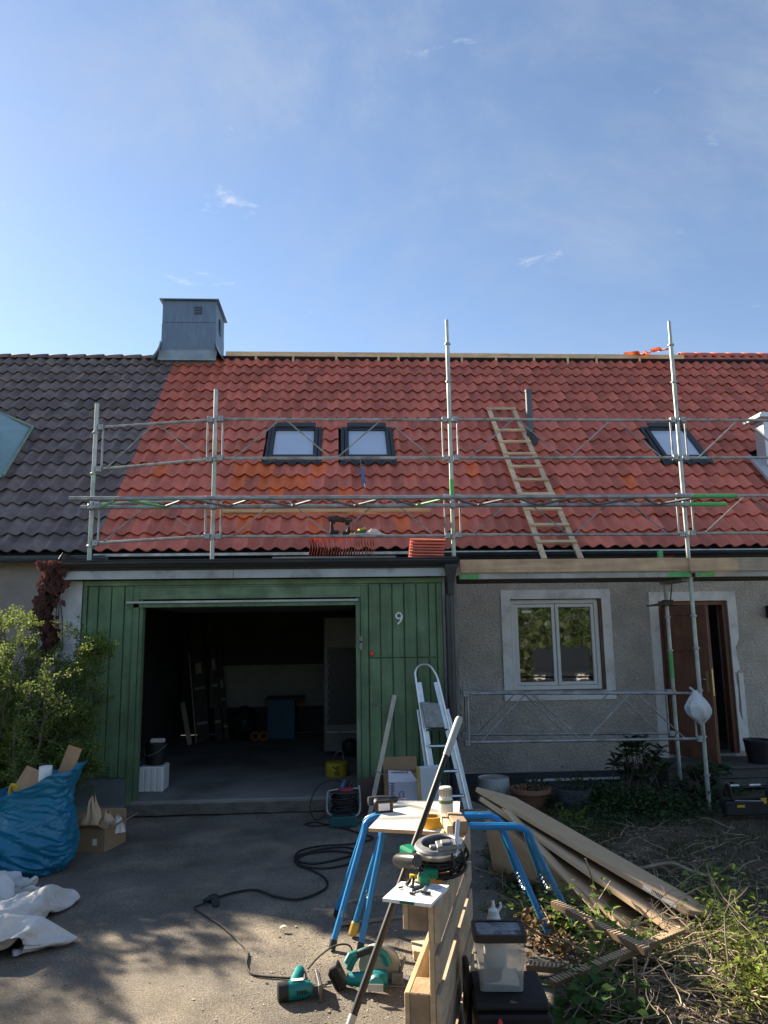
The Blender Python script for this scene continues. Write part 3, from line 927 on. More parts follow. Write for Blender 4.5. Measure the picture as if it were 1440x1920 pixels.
# ================================================================ SCAFFOLD
sc = thing('scaffold', 'galvanised tube scaffold with guardrails and lattice beam along the facade', 'scaffold', (0.6, 8.5, 0))
PY = 8.5
POSTM = mat('scaffold_post_steel', (0.44, 0.47, 0.46), rough=0.55, metal=0.45, var=0.25, scale=7, dirt=(0.36, 0.46, 0.36), dscale=2.2, dth=(0.45, 0.6))
def post(x, y, z0, z1, spig=0.30, collars=()):
    mb = MB()
    mb.tube([(x, y, z0), (x, y, z1 - spig)], 0.0242, 14)
    if spig:
        mb.tube([(x, y, z1 - spig), (x, y, z1)], 0.0195, 12)
    o = mb.build('post', POSTM, sc, smooth=True)
    for z in collars:
        MB().lathe([(.026, -.014), (.037, -.011), (.037, .008), (.030, .014)], 14, Matrix.Translation((x, y, z))).build('collar', STEEL2, o, smooth=True)
    return o
PX = [-2.852, -1.48, 1.295, 4.088, 6.88]
def cz(z0, z1):
    return [z0 + .5 * i for i in range(int((z1 - z0) / .5) + 1)]
post(PX[0], PY, 2.665, 4.58, 0, (2.90, 3.74, 4.23))
post(PX[1], PY, 2.665, 4.76, 0, (2.98, 3.9, 4.37))
post(PX[2], PY, 2.665, 5.66, .30, (2.97, 3.88, 4.37, 4.87, 5.35))
post(PX[3], PY, -.10, 5.67, .30, (.25, .67, 1.18, 1.66, 2.03, 2.47, 2.97, 3.45, 3.9, 4.38, 4.88, 5.36))
post(PX[4], PY, -.10, 5.6, .30, (.67, 1.18, 2.03, 2.47, 2.97, 3.9, 4.38))
post(4.09, 9.2, -.12, 2.44, 0, (.62, 1.12, 1.62, 2.03))
MB().tube([(4.09, 9.2, 1.28), (4.09, 9.2, 1.62)], .0262, 14).build('paint_band', GREENP, sc, smooth=True)
MB().tube([(1.295, PY, 3.46), (1.295, PY, 3.66)], .0262, 14).build('paint_band', GREENP, sc, smooth=True)
mb = MB()
mb.ab((1.27, PY - .10, 2.666), (1.32, PY + .08, 2.674)); mb.ab((-1.53, PY - .06, 2.666), (-1.43, PY + .06, 2.674)); mb.ab((-2.9, PY - .06, 2.666), (-2.8, PY + .06, 2.674))
mb.build('base_plate', STEEL2, sc)
mb = MB()
for x, y in ((4.088, PY), (4.09, 9.2), (6.88, PY)):
    mb.ab((x - .08, y - .08, -.125), (x + .08, y + .08, -.10))
mb.build('base_plate', STEEL2, sc)
def guard(x0, x1, y, l0, l1, r0, r1, waves=2, r=.017):
    """guardrail frame from (x0, l0..l1) to (x1, r0..r1): two rails, end stiles, zigzag braces"""
    mb = MB()
    def P(t, s):
        return Vector((x0 + (x1 - x0) * t, y, (l0 + (r0 - l0) * t) * (1 - s) + (l1 + (r1 - l1) * t) * s))
    for s in (0, 1):
        mb.tube([P(0, s), P(1, s)], r, 10)
    e = .035 / (x1 - x0)
    for t in (e, 1 - e):
        mb.tube([P(t, 0), P(t, 1)], .012, 8)
    o = mb.build('guardrail_frame', STEEL, sc, smooth=True)
    n = waves * 2
    for i in range(n):
        a, b_ = .05 + .9 * i / n, .05 + .9 * (i + 1) / n
        q = .012
        MB().tube([P(a + q, i % 2), P(b_ - q, (i + 1) % 2)], .0085, 6).build('brace', STEEL, o, smooth=True)
    for t, sgn in ((0, -1), (1, 1)):
        for s in (0, 1):
            p = P(t, s)
            m2 = MB()
            m2.box((p.x - sgn * .010, p.y - .010, p.z), (.062, .06, .066))
            m2.tube([(p.x - sgn * .02, p.y - .05, p.z), (p.x - sgn * .02, p.y + .03, p.z)], .011, 6)
            m2.build('coupler', STEEL2, o, bevel=.008)
    return o
guard(PX[0] + .05, PX[1] - .05, PY, 3.79, 4.29, 3.91, 4.385, 1)
guard(PX[0] + .05, PX[1] - .05, PY, 2.935, 3.38, 3.005, 3.44, 1)
for i in (1, 2, 3):
    guard(PX[i] + .055, PX[i + 1] - .055, PY, 3.92, 4.395, 3.925, 4.39, 2)
    guard(PX[i] + .055, PX[i + 1] - .055, PY, 3.0, 3.45, 2.99, 3.45, 2)
guard(1.36, 4.02, 8.45, .672, 1.20, .655, 1.155, 2)
guard(1.45, 4.03, 9.2, .66, 1.165, .62, 1.116, 2)
# flat lying lattice beam
LZ = 3.345
mb = MB()
ya, yb = 8.0, 8.45
mb.tube([(-2.93, ya, LZ + .01), (4.46, ya, LZ + .01)], .0242, 12)
mb.tube([(-2.96, yb, LZ - .005), (4.57, yb, LZ - .005)], .0242, 12)
LATM = mat('dull_lattice_steel', (0.16, 0.165, 0.17), rough=0.7, metal=0.2, var=0.3, scale=12)
lb = mb.build('lattice_beam', STEEL, sc, smooth=True)
xs = [-2.75 + i * .36 for i in range(21)]
for i in range(20):
    A, B = ((xs[i], ya, LZ + .01), (xs[i + 1], yb, LZ - .005)) if i % 2 else ((xs[i], yb, LZ - .005), (xs[i + 1], ya, LZ + .01))
    if xs[i + 1] > 4.42:
        break
    MB().tube([A, B], .015, 8).build('lattice_bar', GREENP if i in (0, 1, 10, 19) else LATM, lb, smooth=True)
mb = MB()
mb.tube([(3.95, ya, LZ + .01), (4.465, ya, LZ + .01)], .0252, 12); mb.tube([(4.05, yb, LZ - .005), (4.575, yb, LZ - .005)], .0252, 12)
mb.build('paint_band', GREENP, lb, smooth=True)
for x in PX[:4]:
    m2 = MB()
    m2.box((x, 8.475, LZ), (.07, .10, .07))
    m2.build('coupler', STEEL2, lb, bevel=.012)
MB().ab((-1.4, 8.62, 3.30), (1.05, 8.76, 3.34)).build('loose_plank', PINE, sc, bevel=.004)
# right hand working platform
KNOT = mat('knotty_plank', (0.60, 0.41, 0.25), rough=0.75, var=0.2, scale=5, grain=(1.3, 16, 20), bump=0.1, bscale=50, dirt=(0.22, 0.115, 0.055), dscale=6.5, dth=(0.70, 0.78))
KNOT2 = mat('greyed_plank', (0.44, 0.36, 0.27), rough=0.8, var=0.2, scale=5, grain=(1.3, 16, 20), dirt=(0.20, 0.15, 0.10), dscale=6, dth=(0.68, 0.78))
MB().ab((1.345, 8.38, 2.546), (4.06, 8.415, 2.698)).build('toe_board', KNOT, sc, bevel=.004)
MB().ab((4.02, 8.34, 2.536), (4.60, 8.375, 2.69)).build('toe_board', KNOT, sc, bevel=.004)
MB().ab((4.605, 8.38, 2.540), (6.85, 8.415, 2.695)).build('toe_board', KNOT2, sc, bevel=.004)
PLATM = mat('platform_edge_metal', (0.40, 0.40, 0.38), rough=0.6, metal=0.3, var=0.25, scale=8, dirt=(0.25, 0.24, 0.22), dscale=4)
for a, b_ in ((1.34, 4.06), (4.12, 6.85)):
    mb = MB()
    mb.ab((a, 8.42, 2.475), (b_, 8.45, 2.535))
    pe = mb.build('platform_edge', PLATM, sc, bevel=.004)
    for p, q2 in ((a - .002, a + .22), (b_ - .28, b_ + .002)):
        MB().ab((p, 8.416, 2.478), (q2, 8.419, 2.533)).build('paint_band', GREENP, pe)
    for k in range(3):
        MB().ab((a, 8.455 + k * .25, 2.475), (b_, 8.695 + k * .25, 2.53)).build('deck_plank', mat('deck_plank_ply', (0.16, 0.125, 0.09), rough=0.85, var=0.2, grain=(1.4, 14, 14)), pe)
mb = MB()
mb.ab((4.03, 8.60, 2.44), (4.15, 9.24, 2.474))
mb.build('transom', STEEL2, sc)
mb = MB()
mb.tube([(4.12, 9.15, 2.20), (3.98, 9.05, 2.19), (3.75, 9.02, 2.165)], [.03, .022, .008], 8); mb.box((4.09, 9.17, 2.21), (.12, .08, .07)); mb.tube([(4.13, 9.18, 2.2), (4.16, 9.16, 2.45)], .008, 6)
mb.build('bracket', mat('rusty_bracket', (0.10, 0.085, 0.075), rough=0.7, metal=0.4), sc)
mb = MB()
mb.ab((3.755, 8.55, 2.70), (3.805, 8.60, 2.80))
mb.build('spigot', GREENP, sc)

# loose red tiles on the platform
for i, (x, z, a) in enumerate(((4.03, 2.695, .1), (4.34, 2.66, 0), (4.95, 2.66, 0), (5.3, 2.66, .05), (2.35, 2.66, 0))):
    o = bpy.data.objects.new('roof_tile', ME_RED)
    COL.objects.link(o)
    o.location = (x, 8.75, z - .02)
    o.rotation_euler = (0, 0, R(90) + a)
    tag(o, ('second', 'third', 'fourth', 'last', 'first')[i] + ' from the left of the loose red tiles behind the platform toe board', 'roof tile', 'loose tiles on the platform')

# wooden roof ladder
ld = thing('roof_ladder', 'home made pine ladder lying up the red tiles between the scaffold posts', 'ladder', tuple(rp(2.88, -.35, .03)))
def lx(u, s):
    t = (u + .35) / 4.25
    return (2.655, 3.145)[s] + ((2.615, 3.055)[s] - (2.655, 3.145)[s]) * t
for s in (0, 1):
    MB().bar(rp(lx(-.35, s), -.35, .035), rp(lx(3.9, s), 3.9, .035), .075, .034, up=NN).build('rail', PINEY, ld, bevel=.004)
for k in range(11):
    u = -.02 + k * .383
    if u > 3.86:
        u = 3.86
    MB().bar(rp(lx(u, 0) - .03, u, .068), rp(lx(u, 1) + .03, u, .068), .052, .028, up=NN).build('rung', PINE, ld, bevel=.003)

# stacked tiles on the garage roof
TI = []
bp = one(MB().ab((-.80, 8.52, 2.735), (.62, 8.72, 2.765)), 'plank', GREYW, 'dark weathered plank under the upright tiles on the garage roof', 'plank', (0, 8.6, 2.735))
one(MB().ab((-.60, 8.56, 2.666), (.50, 8.92, 2.734)), 'batten', GREYW, 'timber packing under the plank on the garage roof', 'batten', (0, 8.7, 2.666))
MT = Matrix(((0, 0, -1, 0), (0, 1, 0, 0), (1, 0, 0, 0), (0, 0, 0, 1)))
for k in range(24):
    o = bpy.data.objects.new('roof_tile', ME_RED)
    COL.objects.link(o)
    o.matrix_world = Matrix.Translation((-.36 + k * .0325 + rnd.uniform(-.004, .004), 8.55 + rnd.uniform(-.012, .012), 2.792)) @ Matrix.Rotation(rnd.uniform(-.04, .04), 4, 'Y') @ MT @ Matrix.Diagonal((1.12, 1, .40, 1))
    tag(o, ORD[k] + ' red tile from the left standing on edge in the row on the garage roof', 'roof tile', 'tiles stood on edge on the garage roof')
for k in range(7):
    o = bpy.data.objects.new('roof_tile', ME_RED)
    COL.objects.link(o)
    o.matrix_world = Matrix.Translation((.78 + k * .004, 8.62 + rnd.uniform(-.01, .01), 2.672 + k * .034)) @ Matrix.Rotation(R(-4), 4, 'Y') @ Matrix.Rotation(R(-90), 4, 'Z') @ Matrix.Translation((-.1, 0, 0))
    tag(o, ('lowest' if k == 0 else 'topmost' if k == 6 else ORD[k] + ' from bottom') + ' red tile in the small flat pile on the garage roof', 'roof tile', 'small flat pile of tiles')

# cordless drills
def drill(loc, rot, label, bodym, accent, group=None, sc_=1.0):
    t = thing('cordless_drill', label, 'drill', loc, rot, group)
    k = sc_
    mb = MB()
    mb.lathe([(.012 * k, -.075 * k), (.028 * k, -.07 * k), (.031 * k, -.03 * k), (.031 * k, .035 * k), (.027 * k, .06 * k), (.026 * k, .075 * k)], 16, Matrix.Translation((0, 0, .20 * k)) @ Matrix.Rotation(R(90), 4, 'Y'))
    mb.build('motor_housing', bodym, t, smooth=True, local=True)
    mb = MB()
    mb.lathe([(.024 * k, .076 * k), (.025 * k, .095 * k), (.022 * k, .12 * k), (.012 * k, .135 * k), (.006 * k, .14 * k)], 14, Matrix.Translation((0, 0, .20 * k)) @ Matrix.Rotation(R(90), 4, 'Y'))
    mb.build('chuck', BLACK, t, smooth=True, local=True)
    MB().tube([(.138 * k, 0, .20 * k), (.20 * k, 0, .20 * k)], .003 * k, 6).build('bit', STEEL, t, local=True)
    mb = MB()
    mb.tube([(-.02 * k, 0, .18 * k), (-.032 * k, 0, .11 * k), (-.02 * k, 0, .055 * k)], [.022 * k, .018 * k, .022 * k], 12)
    mb.build('handle', RUBBER, t, smooth=True, local=True)
    mb = MB()
    mb.ab((-.005 * k, -.009 * k, .14 * k), (.012 * k, .009 * k, .168 * k))
    mb.build('trigger', accent, t, local=True, bevel=.003)
    mb = MB()
    mb.ab((-.065 * k, -.038 * k, .0), (.055 * k, .038 * k, .028 * k)); mb.ab((-.055 * k, -.034 * k, .0285 * k), (.045 * k, .034 * k, .06 * k))
    b_ = mb.build('battery', BLACK, t, local=True, bevel=.006 * k)
    MB().ab((-.045 * k, -.022 * k, -.0012), (.030 * k, .022 * k, -.0002)).build('rating_label', PAPER, b_, local=True)
    return t
TEAL = mat('teal_plastic', (0.0, 0.17, 0.18), rough=0.42, var=0.1, dirt=(0.06, 0.14, 0.14), dscale=12, dth=(0.55, 0.8))
DGREY = mat('dark_grey_plastic', (0.04, 0.042, 0.045), rough=0.45)
ty = 3.017
drill((-.09, 8.62, ty), (0, 0, R(10)), 'black cordless drill standing at the left on the upright tiles', DGREY, BLACK, 'drills on the tiles')
drill((.05, 8.72, ty), (0, 0, R(175)), 'black cordless drill standing second on the upright tiles, facing left', DGREY, BLACK, 'drills on the tiles')
t = thing('screw_box', 'small green box with a yellow lid on the upright tiles', 'box', (.22, 8.66, ty), (0, R(-20), .3))
MB().ab((-.07, -.04, 0), (.07, .04, .06)).build('carton', mat('dark_green_card', (0.02, 0.13, 0.09), rough=0.6), t, local=True, bevel=.003)
MB().ab((.0, -.042, .062), (.075, .042, .085)).build('lid', mat('yellow_plastic', (0.62, 0.40, 0.02), rough=0.5), t, local=True, bevel=.003)
mb = MB()
def crump(u, v):
    a = 2 * math.pi * u
    rr = (.13 * math.sin(math.pi * (.05 + .9 * v) * .5 + .1)) * (1 + .35 * noise.noise((math.cos(a) * 2, math.sin(a) * 2, v * 3)))
    return Vector((.37 + rr * math.cos(a) * 1.0, 8.66 + rr * math.sin(a) * .6, ty + .002 + .075 * (1 - v) * (1 + .5 * noise.noise((a, v * 4, 2)))))
mb.grid(lambda u, v: crump(u, v), 28, 8, closed=True)
one(mb, 'plastic_wrap', mat('clear_film', (0.72, 0.72, 0.70), rough=0.25, alpha=0.75), 'crumpled clear plastic wrap at the right end of the upright tiles', 'plastic wrap', (.37, 8.66, ty))
one(MB().ab((.09, 8.60, ty), (.30, 8.64, ty + .025)), 'wood_offcut', PINE, 'small pine offcut lying on the upright tiles beside the drills', 'wood offcut', (.2, 8.62, ty))

# caulking gun on the roof
cgp = rp(.33, uy(10.82), .03)
cg = thing('caulking_gun', 'blue caulking gun lying on the tiles below the right roof window', 'caulking gun', tuple(cgp))
A, B = rp(.335, uy(10.86), .05), rp(.30, uy(11.24), .05)
MB().tube([A, A.lerp(B, .72)], .026, 14).build('cartridge', mat('blue_cartridge', (0.06, 0.15, 0.32), rough=0.4), cg, smooth=True)
MB().tube([A, A + (A - B) * .25], [.009, .004], 8).build('nozzle', WHITE, cg, smooth=True)
mb = MB()
mb.tube([A.lerp(B, .72), A.lerp(B, .76)], .031, 14); mb.tube([A.lerp(B, .74), A.lerp(B, 1.3)], .005, 6)
mb.build('plunger_rod', STEEL2, cg, smooth=True)
C = A.lerp(B, .78)
mb = MB()
mb.bar(C, C + Vector((-.10, -.01, .06)), .02, .016); mb.bar(C + SD * .05, C + SD * .10 + Vector((.08, 0, .02)), .018, .014)
mb.build('grip', BLACK, cg)

# carrier bag tied to the end of the low rail
bag = thing('plastic_bag', 'white translucent carrier bag hanging from the low scaffold rail', 'plastic bag', (4.02, 8.40, .78))
def bagf(u, v):
    a = 2 * math.pi * u
    prof = (.02, .05, .085, .115, .135, .14, .13, .10, .05, .008)
    i = v * 9
    k = min(8, int(i))
    rr = prof[k] + (prof[k + 1] - prof[k]) * (i - k)
    rr *= 1 + .22 * noise.noise((math.cos(a) * 2.2, math.sin(a) * 2.2, v * 2.5)) + .10 * noise.noise((math.cos(a) * 6, math.sin(a) * 6, v * 5))
    return Vector((3.985 + .05 * v + rr * math.cos(a), 8.40 + .7 * rr * math.sin(a), 1.19 - .39 * v))
BAGM = mat('translucent_bag', (0.66, 0.69, 0.71), rough=0.3, var=0.06, c2=(0.30, 0.52, 0.55), th=(0.60, 0.66), scale=9, alpha=0.85)
MB().grid(bagf, 32, 22, closed=True).build('bag_body', BAGM, bag, smooth=True)
MB().tube([(3.97, 8.40, 1.19), (3.95, 8.44, 1.215), (3.99, 8.47, 1.19), (4.0, 8.42, 1.16)], .012, 6).build('knot', BAGM, bag, smooth=True)

# ================================================================ THINGS BY THE GARAGE
# stepladder, folded and leaned against the green boards
sl = thing('stepladder', 'folded aluminium stepladder leaning against the green boards', 'stepladder', (1.13, 8.05, 0))
def lean(xb, xt, z, s=0.0):
    t = z / 1.5
    return Vector((xb + (xt - xb) * t, 8.02 + .30 * t + s, z))
hoop = [lean(.955, .787, z) for z in (0.0, .5, 1.0, 1.36)] + [Vector((.800, 8.315, 1.455)), Vector((.845, 8.32, 1.515)), Vector((.90, 8.32, 1.53)), Vector((.96, 8.32, 1.515)), Vector((1.008, 8.315, 1.455))] + [lean(1.313, 1.02, z) for z in (1.36, 1.0, .5, 0.0)]
MB().tube(spline(hoop, 5), .013, 8).build('front_frame', ALU, sl, smooth=True)
for xb, xt in ((.985, .82), (1.29, .99)):
    MB().bar(lean(xb, xt, .0, .012), lean(xb, xt, 1.34, .012), .012, .05, up=(1, 0, 0)).build('front_rail', ALU, sl)
for xb, xt in ((.93, .77), (1.345, 1.06)):
    MB().bar(lean(xb, xt, .0, .075), lean(xb, xt, 1.05, .075), .02, .03, up=(1, 0, 0)).build('rear_leg', ALU, sl)
for z in (.19, .43, .68):
    a, b_ = lean(.985, .82, z), lean(1.29, .99, z)
    MB().bar(a, b_, .085, .028, up=(0, .3, 1)).build('step', ALU, sl, bevel=.004)
    MB().bar(a + Vector((.01, -.03, .022)), b_ + Vector((-.01, -.03, .022)), .02, .008).build('tread', DGREY, sl)
pl = [lean(.955, .787, .87), lean(1.27, 1.03, .87), lean(1.25, 1.01, 1.12), lean(.955, .787, 1.14)]
mb = MB()
o_ = Vector((0, -.025, 0))
mb.add([pl[0] + o_ + Vector((.03, 0, 0)), pl[1] + o_ - Vector((.04, 0, 0)), pl[2] + o_ - Vector((.03, 0, 0)), pl[3] + o_ + Vector((.02, 0, 0))], [(0, 1, 2, 3)])
mb.build('platform', mat('paint_spattered_platform', (0.26, 0.275, 0.28), rough=0.6, metal=0.2, var=0.3, scale=20, c2=(0.5, 0.5, 0.5), th=(0.6, 0.7)), sl, solid=.03, bevel=.006)
MB().bar(lean(.985, .82, .85, -.02), lean(1.29, .99, .85, -.02), .02, .016).build('platform_bar', DGREY, sl)

stick = MB().bar((.262, 8.02, .0), (.572, 8.40, 1.20), .048, .018, up=(0, -1, .2))
one(stick, 'leaning_batten', mat('pale_batten', (0.52, 0.46, 0.38), rough=0.7, grain=(20, 20, 2), var=0.1), 'pale narrow batten leaning against the green boards', 'batten', (.26, 8.02, 0))
one(MB().bar((.30, 8.16, .005), (.30, 8.37, .34), .235, .016, up=(0, -1, .5)), 'board_offcut', mat('dark_brown_board', (0.075, 0.045, 0.032), rough=0.7, var=0.2), 'dark brown board offcut leaning beside the garage doorway', 'board', (.31, 8.2, 0))
one(MB().tube([(.33, 8.05, .47), (.44, 8.12, .40), (.60, 8.2, .31)], .006, 6), 'steel_rod', STEEL2, 'thin grey rod poking out behind the leaning batten', 'rod', (.45, 8.1, .3))
cb = thing('cardboard_box', 'open brown cardboard box standing behind the printed carton by the stepladder', 'cardboard box', (.62, 8.25, 0))
mb = MB()
mb.ab((.43, 8.10, .002), (.80, 8.115, .42)); mb.ab((.43, 8.345, .002), (.80, 8.36, .42)); mb.ab((.43, 8.116, .002), (.445, 8.344, .42)); mb.ab((.785, 8.116, .002), (.80, 8.344, .42)); mb.ab((.445, 8.116, .002), (.785, 8.344, .012))
mb.build('walls', CARD, cb)
MB().bar((.615, 8.352, .42), (.615, 8.38, .55), .365, .006, up=(0, 1, 0)).build('flap', CARD, cb)
wc = thing('printed_carton', 'pale grey carton with red loop print and lettering below the stepladder', 'carton', (.61, 7.98, 0))
WCM = mat('pale_carton', (0.40, 0.41, 0.50), rough=0.8, var=0.06)
MB().ab((.465, 7.90, .002), (.765, 8.085, .37)).build('walls', WCM, wc, bevel=.003)
mb = MB()
mb.add([(.462, 7.905, .372), (.765, 7.905, .372), (.70, 8.04, .452), (.467, 8.04, .465)], [(0, 1, 2, 3)])
mb.build('flap', mat('pale_carton_top', (0.58, 0.59, 0.66), rough=0.8, var=0.05), wc, solid=.004)
INK = mat('dark_ink', (0.05, 0.02, 0.03), rough=0.8)
RINK = mat('red_ink', (0.16, 0.03, 0.06), rough=0.8)
txt('lettering', 'RYDMAN', .055, INK, wc, front(.502, 7.897, .255, R(90)))
txt('lettering', 'MA', .05, INK, wc, front(.505, 7.897, .08, R(90)))
txt('lettering', 'RYDMAN', .042, INK, wc, Matrix.Translation((.585, 8.012, .452)) @ Matrix.Rotation(R(32), 4, 'X') @ Matrix.Rotation(R(180), 4, 'Z'))
loop = [(.545, .12), (.60, .20), (.615, .245), (.60, .285), (.57, .26), (.585, .21), (.63, .15), (.62, .10), (.585, .11), (.58, .17), (.565, .225), (.53, .215)]
MB().tube(spline([(x, 7.8975, z) for x, z in loop], 5), .003, 5).build('printed_loop', RINK, wc)
fb = thing('foam_board', 'white insulation board with a yellow edge leaning by the stepladder', 'insulation board', (.9, 7.95, 0))
FBT = Matrix.Translation((.78, 7.93, 0)) @ Matrix.Rotation(R(12), 4, 'X') @ Matrix.Rotation(R(-4), 4, 'Y')
MB().ab((.03, 0, .002), (.235, .05, .53), FBT).build('core', mat('white_foam', (0.60, 0.66, 0.74), rough=0.7, var=0.05), fb, bevel=.004)
MB().ab((.0, 0, .002), (.029, .05, .53), FBT).build('edge', mat('yellow_foam_edge', (0.55, 0.36, 0.10), rough=0.8), fb)

# cable reel in front of the doorway
rl = thing('cable_reel', 'cable reel with tubular steel frame standing at the garage threshold', 'cable reel', (-.02, 8.02, 0))
MB().lathe([(.11, .06), (.15, .06), (.15, .07), (.085, .075), (.085, .26), (.15, .265), (.15, .275), (.05, .28)], 24, Matrix.Translation((.01, 8.06, 0))).build('drum', DGREY, rl, smooth=True)
mb = MB()
for k in range(9):
    rr = .125 + .01 * math.sin(k * 2.1)
    mb.tube([(.01 + rr * math.cos(a * .35), 8.06 + rr * math.sin(a * .35), .09 + k * .019 + .012 * math.sin(a * .35 + k)) for a in range(18)], .0085, 6, closed=True)
mb.build('wound_cable', RUBBER, rl, smooth=True)
fr = spline([(-.16, 7.98, .29), (-.17, 7.98, .12), (-.13, 7.96, .06), (0, 7.95, .045), (.12, 7.95, .045), (.165, 7.98, .09), (.17, 8.0, .20), (.16, 8.02, .33)], 5)
MB().tube(fr, .011, 8).build('frame', STEEL, rl, smooth=True)
MB().tube([(-.16, 7.98, .29), (.0, 8.06, .295), (.16, 8.02, .30)], .009, 8).build('frame', STEEL, rl, smooth=True)
MB().lathe([(.085, 0), (.085, .02), (.07, .028)], 20, Matrix.Translation((.03, 8.06, .281))).build('socket_plate', mat('red_socket_plate', (0.28, 0.04, 0.06), rough=0.5), rl, smooth=True)
for x, y, m_ in ((-.02, 8.02, mat('blue_plug', (0.03, 0.12, 0.26), rough=0.5)), (.06, 8.04, BLACK), (.05, 8.11, BLACK)):
    MB().lathe([(.02, 0), (.022, .03), (.012, .06), (.006, .09)], 10, Matrix.Translation((x, y, .305)) @ Matrix.Rotation(.4, 4, 'Y')).build('plug', m_, rl, smooth=True)
tb = thing('charger', 'teal battery charger on the ground in front of the cable reel', 'charger', (-.0, 7.75, 0), (0, 0, .1))
MB().prism([(-.14, 0), (.13, 0), (.14, .06), (.11, .10), (-.12, .10), (-.15, .05)], -.07, .07, Matrix.Rotation(R(90), 4, 'X')).build('case', mat('dark_teal_plastic', (0.01, 0.075, 0.085), rough=0.45), tb, local=True, bevel=.01)
MB().ab((-.08, -.05, .101), (.08, .05, .115)).build('slot_plate', BLACK, tb, local=True, bevel=.004)

# extension cords
def cord(pts, r, label, name='extension_cord', z=None):
    pp = spline([(x, y, (z if z is not None else r) + .004) for x, y in pts], 10)
    loc = tuple(pp[0])
    return one(MB().tube(pp, r, 7), name, RUBBER, label, 'cord', (loc[0], loc[1], 0), smooth=True)
coil = [(-.02, 7.65), (.12, 7.45), (.27, 7.21), (.05, 7.05), (-.2, 7.02), (-.38, 6.88), (-.40, 6.62), (-.24, 6.50), (-.02, 6.62), (.12, 6.78), (.02, 6.95), (-.22, 6.9), (-.40, 6.70), (-.36, 6.48), (-.17, 6.36), (.06, 6.48), (.1, 6.72), (-.1, 6.85), (-.34, 6.76), (-.38, 6.5), (-.22, 6.27), (-.13, 6.05), (-.15, 5.85), (-.32, 5.67), (-.50, 5.75), (-.65, 5.90), (-.80, 5.86), (-.925, 5.75)]
cord(coil, .0085, 'black extension cord lying in loose coils on the driveway')
cord([(-.98, 5.66), (-1.035, 5.58), (-.95, 5.45), (-.80, 5.24), (-.72, 5.10), (-.64, 4.95), (-.57, 4.78), (-.555, 4.62), (-.50, 4.50), (-.35, 4.45), (-.2, 4.43)], .006, 'thin jigsaw power cord winding over the sunlit asphalt')
t = thing('cable_connector', 'black cable connector joining the two cords on the driveway', 'connector', (-.95, 5.70, 0))
MB().tube([(-.985, 5.66, .026), (-.96, 5.685, .026), (-.955, 5.69, .026), (-.915, 5.725, .026), (-.90, 5.74, .026)], [.014, .02, .027, .027, .012], 12).build('socket', BLACK, t, smooth=True)
MB().lathe([(.027, 0), (.03, .01), (.024, .016)], 16, Matrix.Translation((-.895, 5.62, .024)) @ Matrix.Rotation(R(65), 4, 'X')).build('cap', BLACK, t, smooth=True)
loopc = [(-.18, 8.0, .05), (-.28, 7.95, .02), (-.34, 8.0, .12), (-.30, 8.06, .27), (-.18, 8.1, .36), (-.05, 8.08, .37), (.02, 8.06, .31)]
one(MB().tube(spline(loopc, 8), .006, 6), 'reel_cord', RUBBER, 'thin black cord arching up over the left of the cable reel', 'cord', (-.2, 8.0, 0), smooth=True)
cord([(-.14, 7.80), (-.28, 7.74), (-.38, 7.82), (-.30, 7.90), (-.2, 7.82), (-.1, 7.7), (.02, 7.6), (.1, 7.72), (.2, 7.9)], .006, 'black cord looped on the asphalt around the charger')

# ================================================================ INSIDE THE GARAGE
GB = mat('dark_bundle_wrap', (0.055, 0.05, 0.045), rough=0.7, var=0.4, scale=14)
for i, (xb, yb_, xt, yt, zt, w, lab) in enumerate((( -2.30, 12.85, -2.62, 13.5, 2.15, .20, 'widest dark wrapped bundle leaning in the garage'), (-2.05, 12.9, -2.36, 13.5, 2.25, .11, 'middle narrow dark bundle leaning in the garage'), (-1.93, 12.95, -2.20, 13.5, 1.7, .08, 'thinnest dark bundle with a white label leaning in the garage'))):
    t = thing('wrapped_bundle', lab, 'bundle', (xb, yb_, FZ), group='bundles leaning in the garage')
    MB().bar((xb, yb_, FZ + .01), (xt, yt, zt), w, .06, up=(0, -1, .2)).build('wrap', GB, t)
    a, b_ = Vector((xb, yb_, FZ + .01)), Vector((xt, yt, zt))
    for f, l_ in ((.14, .02), (.42, .02), (.55, .09)):
        MB().bar(a.lerp(b_, f) + Vector((0, -.034, 0)), a.lerp(b_, f + l_) + Vector((0, -.034, 0)), w * (.9 if l_ < .05 else .5), .004, up=(0, -1, .2)).build('label', mat('dim_label', (0.35, 0.33, 0.24), rough=0.7), t)
one(MB().bar((-2.48, 12.6, FZ + .01), (-2.68, 12.9, .80), .075, .02, up=(0, -1, .2)), 'board_offcut', mat('pale_batten', (0.5, 0.45, 0.37)), 'short pale board leaning at the foot of the dark bundles', 'board', (-2.48, 12.6, FZ))
one(MB().bar((-2.40, 12.7, FZ + .01), (-2.66, 13.2, 1.62), .02, .02), 'thin_strip', mat('pale_batten', (0.5, 0.45, 0.37)), 'long thin strip leaning left of the dark bundles', 'strip', (-2.4, 12.7, FZ))
cbn = thing('cabinet', 'blue low cabinet at the back of the garage', 'cabinet', (-1.04, 13.3, FZ))
MB().ab((-1.28, 13.05, FZ + .005), (-.82, 13.5, .80)).build('carcass', mat('blue_cabinet_paint', (0.05, 0.12, 0.19), rough=0.6), cbn, bevel=.004)
MB().ab((-1.32, 13.0, .803), (-.66, 13.55, .835)).build('cabinet_top', mat('dark_top', (0.04, 0.04, 0.04)), cbn)
sk = thing('rubbish_sack', 'dark plastic sack slumped beside the leaning bundles in the garage', 'sack', (-1.65, 13.2, FZ))
